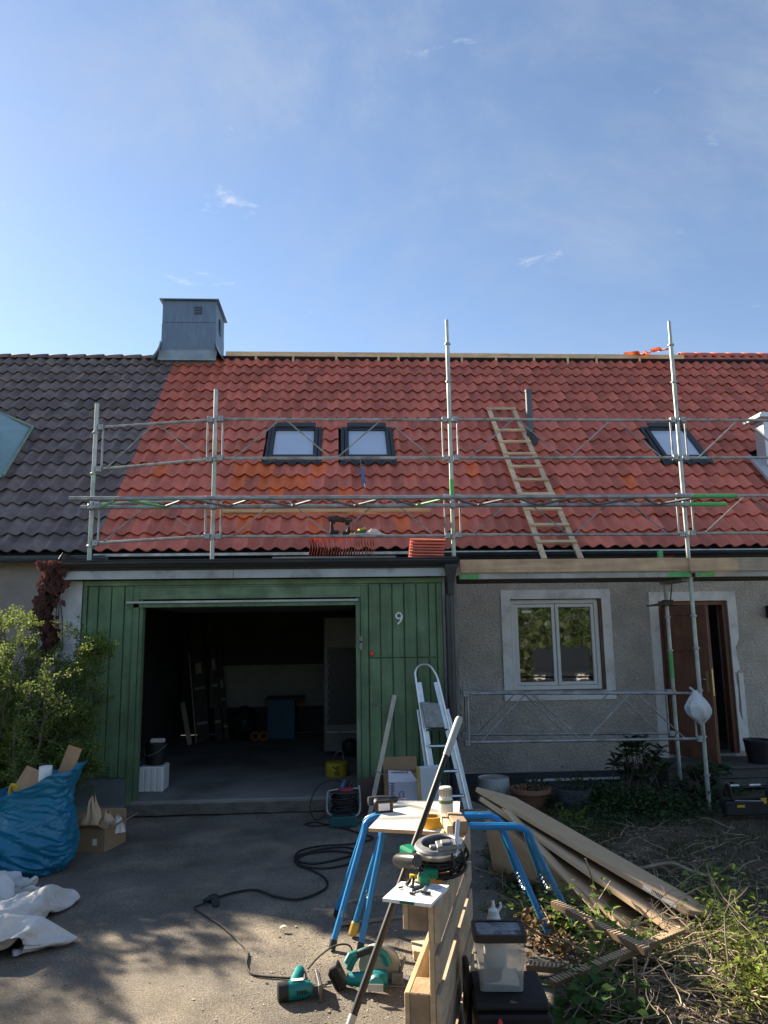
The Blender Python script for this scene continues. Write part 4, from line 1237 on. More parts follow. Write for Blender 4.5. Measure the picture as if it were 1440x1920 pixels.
def sackf(u, v):
    a = 2 * math.pi * u
    rr = .22 * math.sin(math.pi * (.12 + .85 * v)) ** .6 * (1 + .25 * noise.noise((math.cos(a) * 2, math.sin(a) * 2, v * 3)))
    return Vector((-1.68 + rr * math.cos(a), 13.1 + rr * math.sin(a), FZ + .005 + .55 * v))
MB().grid(sackf, 24, 12, closed=True).build('sack_body', BLACK, sk, smooth=True)
for i, x in enumerate((-1.46, -1.32)):
    tr = thing('tape_roll', ('left' if i == 0 else 'right') + ' of two orange rings on the floor beside the blue cabinet', 'roll', (x, 12.85, FZ), group='orange rings in the garage')
    MB().tube([(x + .065 * math.cos(a * .5236), 12.85, FZ + .085 + .065 * math.sin(a * .5236)) for a in range(12)], .022, 8, closed=True).build('ring', mat('dull_orange', (0.35, 0.13, 0.03), rough=0.6), tr, smooth=True)
# old fridge seen from behind
fg = thing('fridge', 'old fridge seen from behind with black condenser grid inside the garage', 'fridge', (0, 11.5, FZ))
FW = mat('old_fridge_enamel', (0.13, 0.135, 0.13), rough=0.45)
MB().ab((-.28, 11.1, FZ + .06), (.32, 11.7, 2.14)).build('cabinet', FW, fg, bevel=.02)
MB().ab((-.22, 11.06, FZ + .45), (.30, 11.095, 1.68)).build('condenser_plate', mat('condenser_black', (0.02, 0.02, 0.022), rough=0.5), fg)
mb = MB()
for k in range(30):
    mb.bar((-.20, 11.05, FZ + .50 + k * .036), (.28, 11.05, FZ + .50 + k * .036), .005, .005)
mb.build('condenser_wires', mat('condenser_wire', (0.05, 0.055, 0.06), rough=0.4, metal=0.5), fg)
MB().tube(spline([(-.24, 11.05, FZ + .5 + k * .06 + (0)) if k % 2 == 0 else (-.20, 11.04, FZ + .5 + k * .06) for k in range(20)], 3), .006, 6).build('coolant_pipe', STEEL2, fg)
MB().ab((-.24, 11.0, FZ + .34), (.30, 11.02, FZ + .36)).build('bracket', STEEL, fg)
mb = MB()
mb.lathe([(.10, 0), (.12, .05), (.11, .16), (.05, .20)], 16, Matrix.Translation((.1, 11.0, FZ + .06)))
mb.build('compressor', BLACK, fg, smooth=True)
one(MB().tube(spline([(-.05, 11.0, FZ + .38), (-.03, 10.6, FZ + .25), (-.12, 10.3, FZ + .14), (-.02, 10.1, FZ + .22), (.02, 9.9, FZ + .02)], 8), .006, 6), 'fridge_flex', mat('grey_flex', (0.3, 0.3, 0.3), rough=0.5), 'pale grey flex dangling from the back of the fridge', 'cord', (0, 10.6, FZ), smooth=True)
yt = thing('yellow_tub', 'yellow round tub with black lettering on the garage floor', 'tub', (-.08, 9.6, FZ))
MB().lathe([(.135, .002), (.14, .01), (.14, .16), (.13, .165), (.05, .168)], 28, Matrix.Translation((-.08, 9.6, FZ))).build('tub_body', mat('dull_yellow', (0.42, 0.33, 0.03), rough=0.5), yt, smooth=True)
txt('lettering', 'ye', .13, BLACK, yt, front(-.07, 9.457, FZ + .08, R(-90)), .002)
fbx = thing('foam_box', 'white polystyrene box just inside the garage doorway', 'box', (-2.1, 9.1, FZ))
MB().ab((-2.30, 8.85, FZ + .003), (-2.03, 9.15, FZ + .28)).build('box_body', WHITE, fbx, bevel=.01)
for k in range(4):
    MB().ab((-2.29 + k * .068, 8.835, FZ + .02), (-2.25 + k * .068, 8.849, FZ + .26)).build('rib', WHITE, fbx)
bk = thing('bucket', 'black bucket with wire handle on the white polystyrene box', 'bucket', (-2.16, 9.0, FZ + .283))
MB().lathe([(.10, 0), (.125, .22), (.132, .225), (.132, .24), (.12, .24), (.095, .02)], 22, Matrix.Translation((-2.16, 9.0, FZ + .283))).build('pail', BLACK, bk, smooth=True)
MB().tube(spline([(-2.29, 8.99, FZ + .50), (-2.24, 8.87, FZ + .40), (-2.12, 8.86, FZ + .43), (-2.03, 8.97, FZ + .50)], 6), .003, 5).build('handle', STEEL, bk)
one(MB().ab((-2.21, 8.93, FZ + .526), (-2.05, 9.0, FZ + .575)), 'sponge', mat('pinkish_sponge', (0.5, 0.42, 0.42), rough=0.9), 'pale pink block lying across the black bucket', 'sponge', (-2.13, 8.96, FZ + .52), bevel=.01)

# ================================================================ LEFT FOREGROUND
def cloth(fn, nu, nv):
    return MB().grid(fn, nu, nv, closed=True)
BLUEB = mat('blue_refuse_plastic', (0.012, 0.16, 0.28), rough=0.33, var=0.12, scale=4, bump=0.25, bscale=14)
sack = thing('blue_sack', 'tall blue plastic refuse sack stuffed with packaging by the shrub', 'sack', (-2.6, 6.65, 0))
def bs(u, v):
    a = 2 * math.pi * u
    h = v
    ca, sa = math.cos(a), math.sin(a)
    # bulging lower half, gathered waist, mouth flaring towards the right
    w = (.30, .37, .39, .385, .36, .335, .31, .305, .325, .36)
    i = h * 8.999
    k = int(i)
    rad = w[k] + (w[min(9, k + 1)] - w[k]) * (i - k)
    f = 1 + .10 * noise.noise((ca * 1.2, sa * 1.2, h * 2.0)) + .05 * noise.noise((ca * 3 + h * 3, sa * 3, h * 5))
    # slanting creases pulled by the load
    ph = h * 30 + a * 2.2 + 4 * noise.noise((ca * 1.3, sa * 1.3, h * 1.8))
    cr = abs(noise.noise((ca * 2.2 + h * 6, sa * 2.2 - h * 2, h * 14 + 3 * ca)))
    c2_ = abs(noise.noise((ca * 5 + h * 11, sa * 5 + h * 4, h * 26 - 5 * ca)))
    f += .075 * (.45 - cr) * 2 * (1 - .4 * h) + .030 * (.4 - c2_) + .012 * math.sin(ph) * (1 - h)
    f += .03 * math.sin(a * 11 + 4 * noise.noise((ca, sa, h * 3))) * max(0, h - .55) * 2
    top = .70 + .13 * math.cos(a - .2) + .05 * noise.noise((ca * 2, sa * 2, 4))
    z = h * top
    sx = .10 * max(0, h - .6) * max(0, ca)
    return Vector((-2.60 + rad * f * ca + sx, 6.63 + rad * .85 * f * sa, .003 + z))
MB().grid(bs, 220, 130, closed=True).build('sack_body', BLUEB, sack, smooth=True, solid=.003)
mb = MB()
mb.lathe([(.25, .40), (.16, .46), (.02, .48)], 20, Matrix.Translation((-2.6, 6.63, 0)), cap=(False, True))
mb.build('filling', CARD, sack, smooth=True)
one(MB().bar((-2.40, 6.62, .55), (-2.27, 6.66, .96), .13, .006, up=(-.2, -1, .1)), 'cardboard_piece', CARD, 'brown cardboard strip poking up out of the blue sack', 'cardboard', (-2.4, 6.6, .5))
one(MB().bar((-2.68, 6.62, .60), (-2.60, 6.70, .78), .20, .006, up=(-.3, -1, .3)), 'cardboard_piece', CARD, 'bent brown cardboard lying in the mouth of the blue sack', 'cardboard', (-2.6, 6.6, .5))
mb = MB()
mb.grid(lambda u, v: Vector((-2.47 + .055 * math.cos(1 + 5 * u), 6.58 + .055 * math.sin(1 + 5 * u) , .60 + .22 * v)), 16, 3)
one(mb, 'paper_roll', PAPER, 'curled white paper standing in the mouth of the blue sack', 'paper', (-2.47, 6.58, .6), smooth=True, solid=.003)
one(MB().tube(spline([(-2.72, 6.5, .62), (-2.69, 6.46, .70), (-2.65, 6.47, .66), (-2.67, 6.48, .60)], 4), .016, 6), 'yellow_strap', mat('yellow_plastic', (0.62, 0.40, 0.02)), 'small crumpled yellow strip on top of the blue sack', 'strap', (-2.7, 6.5, .6))
sack2 = thing('blue_sack', 'second blue sack lying at the left edge behind the white sheet', 'sack', (-2.98, 6.25, 0))
def bs2(u, v):
    a = 2 * math.pi * u
    rr = math.sin(math.pi * (.04 + .95 * v)) ** .55
    f = 1 + .12 * noise.noise((math.cos(a) * 2, math.sin(a) * 2, v * 3)) + .04 * math.sin(a * 7 + v * 9)
    return Vector((-3.0 + .26 * rr * f * math.cos(a), 6.3 + .24 * rr * f * math.sin(a), .003 + .42 * v))
MB().grid(bs2, 60, 30, closed=True).build('sack_body', BLUEB, sack2, smooth=True)

bx = thing('cardboard_box', 'open brown cardboard box of crumpled paper beside the blue sack', 'cardboard box', (-2.22, 7.25, 0))
BM = Matrix.Translation((-2.40, 7.12, 0)) @ Matrix.Rotation(R(-14), 4, 'Z')
mb = MB()
w, d, h = .30, .36, .20
mb.ab((0, 0, .002), (w, .008, h), BM); mb.ab((0, d - .008, .002), (w, d, h), BM); mb.ab((0, .0085, .002), (.008, d - .0085, h), BM); mb.ab((w - .008, .0085, .002), (w, d - .0085, h), BM); mb.ab((.008, .008, .002), (w - .008, d - .008, .01), BM)
mb.build('walls', CARD, bx)
for q in (((0, 0, h), (w, 0, h), (w - .02, -.09, h + .055), (.03, -.10, h + .05)), ((w, 0, h), (w, d, h), (w + .10, d + .03, h + .055), (w + .11, .02, h + .035)), ((w, d, h), (0, d, h), (.02, d + .05, h + .08), (w - .03, d + .04, h + .09)), ((0, d, h), (0, 0, h), (-.07, .04, h + .07), (-.08, d - .03, h + .06))):
    MB().add([BM @ Vector(p) for p in q], [(0, 1, 2, 3)]).build('flap', CARD, bx, solid=.005)
MB().ab((w * .62, -.0015, .06), (w * .76, -.0005, .115), BM).build('label', PAPER, bx)
KRAFT = mat('kraft_paper', (0.50, 0.37, 0.245), rough=0.85, var=0.1)
def crumple(cx, cy, cz_, r, h, m, label, seed, name='packing_paper', cat='paper'):
    mb = MB()
    def fn(u, v):
        a = 2 * math.pi * u
        rr = r * (1 - v) ** .7 * (1 + .7 * noise.noise((math.cos(a) * 1.8 + seed, math.sin(a) * 1.8, v * 2 + seed))) + .012
        return Vector((cx + rr * math.cos(a) + .3 * r * noise.noise((v * 3, seed, 0)), cy + rr * math.sin(a), cz_ + h * v * (1 + .4 * noise.noise((math.cos(a) * 2, math.sin(a) * 2, seed)))))
    mb.grid(fn, 18, 7, closed=True)
    return one(mb, name, m, label, cat, (cx, cy, cz_))
crumple(-2.28, 7.22, .14, .09, .26, KRAFT, 'tall peak of crumpled brown packing paper in the cardboard box', 2.2)
crumple(-2.15, 7.25, .14, .07, .16, KRAFT, 'smaller brown paper crumple at the right of the cardboard box', 5.1)
crumple(-2.36, 7.35, .12, .09, .13, PAPER, 'white paper crumple at the back of the cardboard box', 7.3)
crumple(-2.06, 7.28, .12, .05, .13, PAPER, 'white torn paper edge sticking out of the box on the right', 9.4)

SHEET = mat('white_tarpaulin', (0.62, 0.61, 0.585), rough=0.55, var=0.06, scale=3, bump=0.7, bscale=13, bdist=0.03, dirt=(0.50, 0.48, 0.44), dscale=3)
def crumpled_sheet(n, size, frames, seed):
    """let a wavy sheet fall on the ground so that it folds by itself; returns the settled mesh"""
    cm = bpy.data.meshes.new('fall_ground')
    cm.from_pydata([(-3, -3, 0), (3, -3, 0), (3, 3, 0), (-3, 3, 0)], [], [(0, 1, 2, 3)])
    co = bpy.data.objects.new('fall_ground', cm)
    COL.objects.link(co)
    co.modifiers.new('collision', 'COLLISION')
    co.collision.thickness_outer = .012
    co.collision.cloth_friction = 25
    vs = []
    for j in range(n + 1):
        for i in range(n + 1):
            x, y = (i / n - .5) * size[0], (j / n - .5) * size[1]
            w1, w2 = noise.noise((x * 1.5, y * 1.5, seed)), noise.noise((x * 1.5, y * 1.5, seed + 4))
            e = 1 - .75 * (max(abs(x) / size[0], abs(y) / size[1]) * 2) ** 3
            vs.append((x, y, .30 + e * (.26 * math.sin(13 * (x + .3 * w1) + 3 * w2) + .20 * math.sin(14 * (y * .9 + x * .35) + 5 * w1) + .10 * noise.noise((x * 8 + seed, y * 8, 5)))))
    me = bpy.data.meshes.new('sheet_start')
    me.from_pydata(vs, [], [(j * (n + 1) + i, j * (n + 1) + i + 1, (j + 1) * (n + 1) + i + 1, (j + 1) * (n + 1) + i) for j in range(n) for i in range(n)])
    o = bpy.data.objects.new('sheet_start', me)
    COL.objects.link(o)
    md = o.modifiers.new('cloth', 'CLOTH')
    q = md.settings
    q.quality, q.mass, q.air_damping = 3, .3, 2
    q.tension_stiffness = q.compression_stiffness = 15
    q.shear_stiffness, q.bending_stiffness = 5, .08
    k = md.collision_settings
    k.distance_min = k.self_distance_min = .008
    k.use_self_collision = True
    md.point_cache.frame_start, md.point_cache.frame_end = 1, frames
    for f in range(1, frames + 1):
        SC.frame_set(f)
    ev = o.evaluated_get(bpy.context.evaluated_depsgraph_get())
    me2 = bpy.data.meshes.new_from_object(ev)
    bpy.data.objects.remove(o)
    bpy.data.objects.remove(co)
    SC.frame_set(1)
    return me2
tme = crumpled_sheet(62, (.85, 1.0), 38, 3.3)
zm = min(v.co.z for v in tme.vertices)
tme.transform(Matrix.Translation((0, 0, .004)) @ Matrix.Diagonal((1.1, 1.35, 1.15, 1)) @ Matrix.Rotation(R(200), 4, 'Z') @ Matrix.Translation((0, 0, -zm)))
tme.materials.clear()
tme.materials.append(SHEET)
tme.polygons.foreach_set('use_smooth', [True] * len(tme.polygons))
tarp_o = bpy.data.objects.new('white_sheet', tme)
COL.objects.link(tarp_o)
tarp_o.location = (-2.36, 5.22, 0)
sb_ = tarp_o.modifiers.new('subdivide', 'SUBSURF')
sb_.levels = sb_.render_levels = 1
t2 = tarp_o.copy()
COL.objects.link(t2)
t2.location = (-2.62, 5.86, 0)
t2.rotation_euler = (0, 0, R(115))
t2.scale = (.62, .62, .75)
tag(t2, 'smaller crumpled white plastic bag behind the larger sheet at the left edge', 'sheet')
tag(tarp_o, 'crumpled white plastic sheet heaped at the lower left of the driveway', 'sheet')

# ================================================================ WORKBENCH CORNER
BLUEM = mat('blue_enamel', (0.018, 0.185, 0.43), rough=0.32, var=0.12, scale=8, c2=(0.45, 0.47, 0.48), th=(0.66, 0.69))
def utrestle(label, barL, barR, feetF, feetB, rad, yellow=False):
    t = thing('trestle', label, 'trestle', (feetF[0][0], feetF[0][1], 0), group='blue trestles')
    L_, R_ = Vector(barL), Vector(barR)
    for nm, feet, off in (('front_frame', feetF, -.022), ('rear_frame', feetB, .022)):
        fl, fr_ = Vector((*feet[0], .01)), Vector((*feet[1], .01))
        o = Vector((0, off, 0))
        A, B = L_ + o, R_ + o
        ex = (B - A).normalized()
        pts = [fl, fl.lerp(A, .5), fl.lerp(A, .86), fl.lerp(A, .93) + Vector((0, 0, .012)), A + ex * .035 + Vector((0, 0, -.006)), A + ex * .09, A.lerp(B, .5), B - ex * .09, B - ex * .035 + Vector((0, 0, -.006)), fr_.lerp(B, .93) + Vector((0, 0, .012)), fr_.lerp(B, .86), fr_.lerp(B, .5), fr_]
        MB().tube(spline(pts, 4), rad, 12).build(nm, BLUEM, t, smooth=True)
        for k, p in enumerate((fl, fr_)):
            q = p + ((A if k == 0 else B) - p) * .06
            MB().tube([p + Vector((0, 0, -.006)), q], rad + .003, 10).build('foot_cap', BLACK, t, smooth=True)
    for k, (a, b_) in enumerate(((Vector((*feetF[0], 0)), Vector((*feetB[0], 0))), (Vector((*feetF[1], 0)), Vector((*feetB[1], 0))))):
        top = (L_, R_)[k]
        p, q = a.lerp(top, .42), b_.lerp(top, .42)
        mb = MB()
        n = 9
        for i in range(n):
            c = p.lerp(q, (i + .5) / n) + Vector((0, 0, -.05 * math.sin(math.pi * (i + .5) / n)))
            mb.tube([c + Vector((.005 * math.cos(j * 1.047) if i % 2 else 0, .014 * math.sin(j * 1.047), .006 * math.cos(j * 1.047))) for j in range(6)], .0022, 4, closed=True)
        mb.build('chain', STEEL2, t)
    if yellow:
        f = Vector((*feetB[0], .005))
        g_ = f.lerp(L_, .12)
        MB().bar(f, g_, .055, .05).build('foot_sleeve', mat('yellow_foot_sleeve', (0.55, 0.36, 0.06), rough=0.7), t, bevel=.01)
    return t
utrestle('blue tube trestle standing at the back under the white board', (.163, 5.14, .68), (1.00, 5.06, .68), ((-.075, 4.81), (1.255, 4.79)), ((-.054, 5.354), (1.27, 5.36)), .019)
utrestle('blue tube trestle in front with one yellow sleeved foot', (.262, 4.99, .655), (1.135, 4.86, .655), ((.092, 4.77), (1.459, 4.963)), ((.049, 5.01), (1.436, 5.49)), .019, True)
bd = thing('white_board', 'white laminated chipboard panel lying on the blue trestles', 'board', (.45, 4.95, .70))
q4 = [(.148, 4.66), (.66, 4.495), (.80, 5.31), (.352, 5.38)]
MB().prism(q4, .701, .719).build('chipboard_core', mat('chipboard', (0.42, 0.29, 0.17), rough=0.85, var=0.2, scale=40), bd)
MB().prism(q4, .7192, .722).build('laminate', mat('white_laminate', (0.70, 0.67, 0.60), rough=0.5, var=0.05, c2=(0.62, 0.47, 0.28), th=(0.58, 0.72), scale=5), bd)
BZ = .7225
drill((.27, 5.03, BZ + .036), (R(-90), 0, R(10)), 'black cordless drill lying on its side on the white board', DGREY, TEAL, None, 1.0)
tr = thing('tape_roll', 'roll of orange yellow tape standing flat on the white board', 'tape roll', (.525, 4.64, BZ))
MB().lathe([(.041, 0), (.052, 0), (.052, .05), (.041, .05), (.041, 0)], 28, Matrix.Translation((.525, 4.64, BZ)) @ Matrix.Scale(1.25, 4), cap=(False, False)).build('tape', mat('orange_yellow_tape', (0.72, 0.36, 0.02), rough=0.4), tr, smooth=True)
MB().lathe([(.038, .001), (.041, .001), (.041, .049), (.038, .049), (.038, .001)], 24, Matrix.Translation((.525, 4.64, BZ)) @ Matrix.Scale(1.245, 4), cap=(False, False)).build('core', CARD, tr, smooth=True)
gb = thing('glue_bottle', 'white bottle with a green band and ribbed cap on the white board', 'bottle', (.632, 4.78, BZ))
GM = Matrix.Translation((.632, 4.78, BZ))
MB().lathe([(.040, 0), (.044, .005), (.044, .125), (.038, .138)], 24, GM).build('bottle_body', mat('cream_plastic', (0.68, 0.67, 0.60), rough=0.4), gb, smooth=True)
MB().lathe([(.0446, .105), (.0446, .125)], 24, GM, cap=(False, False)).build('green_band', mat('olive_band', (0.10, 0.16, 0.07), rough=0.5), gb, smooth=True)
cp = MB().lathe([(.038, .139), (.040, .142), (.038, .195), (.033, .20), (.0, .201)], 24, GM, cap=(True, False)).build('cap', MATS['cream_plastic'], gb, smooth=True)
for k in range(24):
    a = 2 * math.pi * k / 24
    MB().box((.0395 * math.cos(a), .0395 * math.sin(a), .168), (.004, .004, .04), GM).build('rib', mat('grey_cap_rib', (0.22, 0.22, 0.2), rough=0.5), cp)

# pallet standing on its long edge
pt = thing('pallet', 'wooden pallet standing on its long edge beside the white board', 'pallet', (.305, 3.14, 0), (0, 0, R(-15.3)))
PALW = mat('pallet_wood', (0.55, 0.40, 0.235), rough=0.8, var=0.18, scale=6, grain=(26, 1.6, 26), bump=0.15, bscale=60, obj=0.14, dirt=(0.36, 0.26, 0.16), dscale=3)
PALG = mat('pallet_wood_grey', (0.43, 0.335, 0.235), rough=0.85, var=0.18, scale=6, grain=(26, 1.6, 26), bump=0.15, bscale=60, obj=0.14)
PALB = mat('pallet_block', (0.36, 0.25, 0.15), rough=0.85, var=0.2, scale=9, bump=0.3, bscale=70, obj=0.15, c2=(0.22, 0.15, 0.09))
z = 0.0
for k, wd in enumerate((.145, .10, .145, .10, .145)):
    MB().ab((.050, .002 * (k % 3), z + .002), (.072, 1.25 - .003 * (k % 2), z + wd)).build('deck_board', PALG, pt, local=True, bevel=.003)
    z += wd + .041
for y in (0, .5525, 1.105):
    MB().ab((.027, y, .001), (.0495, y + .145, .799)).build('cross_board', PALW, pt, local=True, bevel=.003)
    for zz, hh in ((.001, .099), (.3275, .145), (.70, .099)):
        MB().ab((-.052, y, zz), (.0265, y + .145, zz + hh)).build('block', PALB, pt, local=True, bevel=.004)
for zz, hh in ((.001, .099), (.3275, .145), (.70, .099)):
    MB().ab((-.0745, 0, zz), (-.0525, 1.25, zz + hh)).build('runner', PALW, pt, local=True, bevel=.003)
one(MB().ab((.40, 4.62, .002), (.50, 4.78, .047)), 'wood_offcut', PINE, 'short pine block on the sunlit asphalt behind the pallet', 'wood offcut', (.45, 4.7, 0), bevel=.003)
for (a, b_, lab) in (((.019, 5.58), (.30, 5.73), 'far thin wood strip lying on the asphalt behind the trestles'), ((-.03, 5.19), (.47, 5.29), 'near thin wood strip lying on the asphalt under the trestles')):
    one(MB().bar((*a, .010), (*b_, .010), .03, .012), 'wood_strip', GREYW, lab, 'wood strip', (*a, 0))

# black pole with grey grip
pole = thing('pole', 'long black pole with a light grey grip leaning over the pallet', 'pole', (.022, 3.92, 0))
A, B = Vector((.022, 3.92, .0)), Vector((.715, 4.64, 1.355))
MB().tube([A, A.lerp(B, .846)], .019, 14).build('shaft', mat('black_painted_tube', (0.008, 0.008, 0.009), rough=0.45, var=0.2), pole, smooth=True)
MB().tube([A.lerp(B, .845), A.lerp(B, .86), A.lerp(B, .985), A.lerp(B, .997), B], [.020, .022, .024, .018, .006], 14).build('grip', mat('light_grey_grip', (0.36, 0.37, 0.34), rough=0.55), pole, smooth=True)
MB().tube([A, A.lerp(B, .03)], .020, 12).build('end_cap', mat('grey_end_cap', (0.35, 0.38, 0.38), rough=0.5), pole, smooth=True)

# catalogue with pencils on the pallet
ct = thing('catalogue', 'white printed catalogue with a green spine label lying on the pallet end', 'catalogue', (.3, 3.22, .80))
cq = [(.154, 3.175), (.339, 3.090), (.441, 3.303), (.244, 3.373)]
MB().prism(cq, .801, .814).build('pages', PAPER, ct)
IG = mat('grey_print', (0.30, 0.30, 0.33), rough=0.8)
def cqp(u, v, z):
    a, b_, c, d = [Vector((*p, z)) for p in cq]
    return a.lerp(b_, u).lerp(d.lerp(c, u), v)
mb = MB()
for k in range(16):
    u = .30 + k * .04
    mb.bar(cqp(u, .12, .8146), cqp(u, .22, .8146), .003, .0006)
for k in range(7):
    v = .34 + k * .085
    mb.bar(cqp(.34, v, .8146), cqp(.34 + .1 * rnd.random() + .15, v, .8146), .004, .0006); mb.bar(cqp(.72, v, .8146), cqp(.78 + .14 * rnd.random(), v, .8146), .007, .0006)
mb.build('printed_rows', IG, ct)
mb = MB()
a, b_ = cqp(.36, 0, .803), cqp(.66, 0, .803)
mb.bar(a + Vector((-.0006, -.0012, .0045)), b_ + Vector((-.0006, -.0012, .0045)), .001, .010)
gl = mb.build('spine_label', mat('green_label', (0.0, 0.10, 0.07), rough=0.5), ct)
for k, (u0, v0, u1, v1, rr, m_, lab, nm) in enumerate(((.45, .45, .58, .70, .006, BLACK, 'thick black marker lying on the catalogue', 'marker'), (.64, .42, .84, .40, .006, BLACK, 'short black bit holder on the catalogue', 'bit_holder'), (.44, .33, .56, .31, .005, BLACK, 'small black driver bit at the front of the catalogue', 'driver_bit'), (.60, .85, .64, .46, .004, STEEL, 'bent steel hex key on the catalogue', 'hex_key'), (.12, .55, .18, .62, .004, BLACK, 'tiny black clip at the left of the catalogue', 'clip'))):
    p, q2 = cqp(u0, v0, .8155 + rr), cqp(u1, v1, .8155 + rr)
    one(MB().tube([p, q2], rr, 8), nm, m_, lab, nm.replace('_', ' '), tuple(p), smooth=True)
tm = thing('spring_clamp', 'small black and yellow clamp at the back of the catalogue', 'clamp', tuple(cqp(.28, .8, .815)))
MB().tube([cqp(.22, .72, .822), cqp(.30, .9, .84), cqp(.36, .66, .822)], .009, 6).build('jaw', BLACK, tm)
MB().box(tuple(cqp(.30, .9, .845)), (.03, .02, .015)).build('pad', mat('yellow_plastic', (0.62, 0.40, 0.02)), tm)

# corded saw lying upside down on the pallet
cs = thing('corded_saw', 'green and black corded circular saw resting on top of the pallet', 'circular saw', (.42, 3.5, .80))
RG = Matrix.Translation((.428, 3.50, .925)) @ Matrix.Rotation(R(6), 4, 'X') @ Matrix.Rotation(R(-5), 4, 'Y')
CASTM = mat('cast_aluminium', (0.20, 0.205, 0.21), rough=0.45, metal=0.5, var=0.2, scale=20)
MB().lathe([(.074, .008), (.080, .014), (.106, .009), (.113, .0), (.109, -.03), (.098, -.04), (.078, -.03), (.074, .008)], 36, RG, cap=(False, False)).build('blade_guard', CASTM, cs, smooth=True)
MB().lathe([(.107, -.006), (.114, -.008), (.114, -.016), (.107, -.018)], 36, RG, cap=(False, False)).build('guard_rim', ALU, cs, smooth=True)
MB().lathe([(.0, -.028), (.078, -.026), (.078, -.034), (.0, -.036)], 30, RG, cap=(False, False)).build('inner_disc', BLACK, cs, smooth=True)
mb = MB()
mb.ab((-.02, -.105, .008), (.07, -.03, .030), RG); mb.ab((.0, -.095, .030), (.045, -.05, .040), RG); mb.ab((-.05, -.08, .010), (-.02, -.05, .024), RG)
mb.build('mounting_block', CASTM, cs, bevel=.004)
mb = MB()
mb.bar(RG @ Vector((.055, -.10, -.02)), RG @ Vector((.095, -.005, .10)), .018, .007)
mb.build('lever', ALU, cs, bevel=.002)
mb = MB()
for k in range(6):
    rr = .085 + .010 * (k % 3)
    mb.tube([RG @ Vector((.005 + rr * math.cos(a * .3491 + k), rr * math.sin(a * .3491 + k) * .9, -.05 - .011 * k + .006 * math.sin(a * .7 + k))) for a in range(18)], .0075, 6, closed=True)
for k in range(4):
    a = -1.2 + k * .5
    mb.tube(spline([RG @ Vector((.10 * math.cos(a), .10 * math.sin(a), .005)), RG @ Vector((.125 * math.cos(a), .125 * math.sin(a), -.05)), RG @ Vector((.08 * math.cos(a), .08 * math.sin(a), -.11))], 5), .007, 6)
mb.build('wound_cable', RUBBER, cs, smooth=True)
HGREEN = mat('tool_green', (0.0, 0.17, 0.085), rough=0.4)
mb = MB()
mb.lathe([(.008, -.012), (.024, -.006), (.031, .02), (.031, .13), (.026, .16)], 18, Matrix.Translation((.238, 3.47, .872)) @ Matrix.Rotation(R(-62), 4, 'Z') @ Matrix.Rotation(R(78), 4, 'Y'))
mb.build('motor_cover', mat('grey_black_plastic', (0.03, 0.032, 0.033), rough=0.3), cs, smooth=True)
mb = MB()
mb.prism([(.25, 3.56), (.30, 3.59), (.345, 3.50), (.30, 3.44)], .865, .912); mb.ab((.315, 3.29, .812), (.36, 3.345, .862)); mb.ab((.35, 3.40, .805), (.41, 3.50, .85))
mb.build('motor_body', HGREEN, cs, bevel=.012, seg=2)
one(MB().ab((.585, 4.16, .801), (.665, 4.38, .862)), 'wood_offcut', PALB, 'brown wood block on the far end of the pallet', 'wood offcut', (.62, 4.25, .8), bevel=.004)
one(MB().ab((.55, 4.14, .801), (.582, 4.42, .846)), 'wood_offcut', PINEY, 'pale wood offcut beside the brown block on the pallet', 'wood offcut', (.56, 4.25, .8), bevel=.003)

# teal jigsaw on its side
jg = thing('jigsaw', 'teal and black jigsaw lying on its side on the sunlit asphalt', 'jigsaw', (-.25, 4.25, 0), (0, 0, R(8)))
MB().tube([(-.10, -.05, .05), (-.085, -.05, .05), (-.02, -.045, .05), (.05, -.045, .048), (.075, -.045, .045)], [.022, .042, .046, .04, .03], 16).build('motor_body', TEAL, jg, smooth=True, local=True)
MB().tube([(-.104, -.05, .05), (-.10, -.05, .05), (-.05, -.047, .05)], [.03, .0435, .0475], 16).build('end_cap', BLACK, jg, smooth=True, local=True)
MB().tube(spline([(-.02, -.02, .055), (.0, .05, .06), (.02, .11, .06), (.03, .17, .055)], 4), [.034, .032, .030, .029, .029, .030, .030, .030, .031, .031, .030, .028, .025], 14).build('handle', TEAL, jg, smooth=True, local=True)
MB().tube([(.045, .02, .06), (.05, .11, .062)], .012, 8).build('grip_pad', BLACK, jg, smooth=True, local=True)
mb = MB()
mb.ab((.106, -.105, .003), (.122, .085, .085)); mb.ab((.123, -.09, .012), (.128, .07, .074)); mb.ab((.05, -.05, .03), (.107, -.035, .06)); mb.ab((.05, -.02, .035), (.107, -.005, .055))
mb.build('base_plate', mat('jigsaw_steel', (0.15, 0.15, 0.15), rough=0.45, metal=0.7), jg, local=True, bevel=.002)
MB().ab((.07, -.035, .04), (.18, -.030, .048)).build('blade', STEEL, jg, local=True)
one(MB().tube(spline([(-.20, 4.42, .06), (-.14, 4.50, .09), (-.05, 4.56, .12), (.03, 4.55, .12), (.06, 4.50, .06)], 6), .005, 6), 'jigsaw_flex', RUBBER, 'black flex arching from the jigsaw handle towards the teal saw', 'cord', (-.2, 4.4, 0), smooth=True)

for k in range(5):
    MB().ab((-.005 + k * .012, -.094, .045), (.001 + k * .012, -.088, .062)).build('vent_slot', BLACK, jg, local=True)
MB().ab((-.03, -.055, .0955), (.03, -.03, .0985)).build('rating_label', PAPER, jg, local=True)
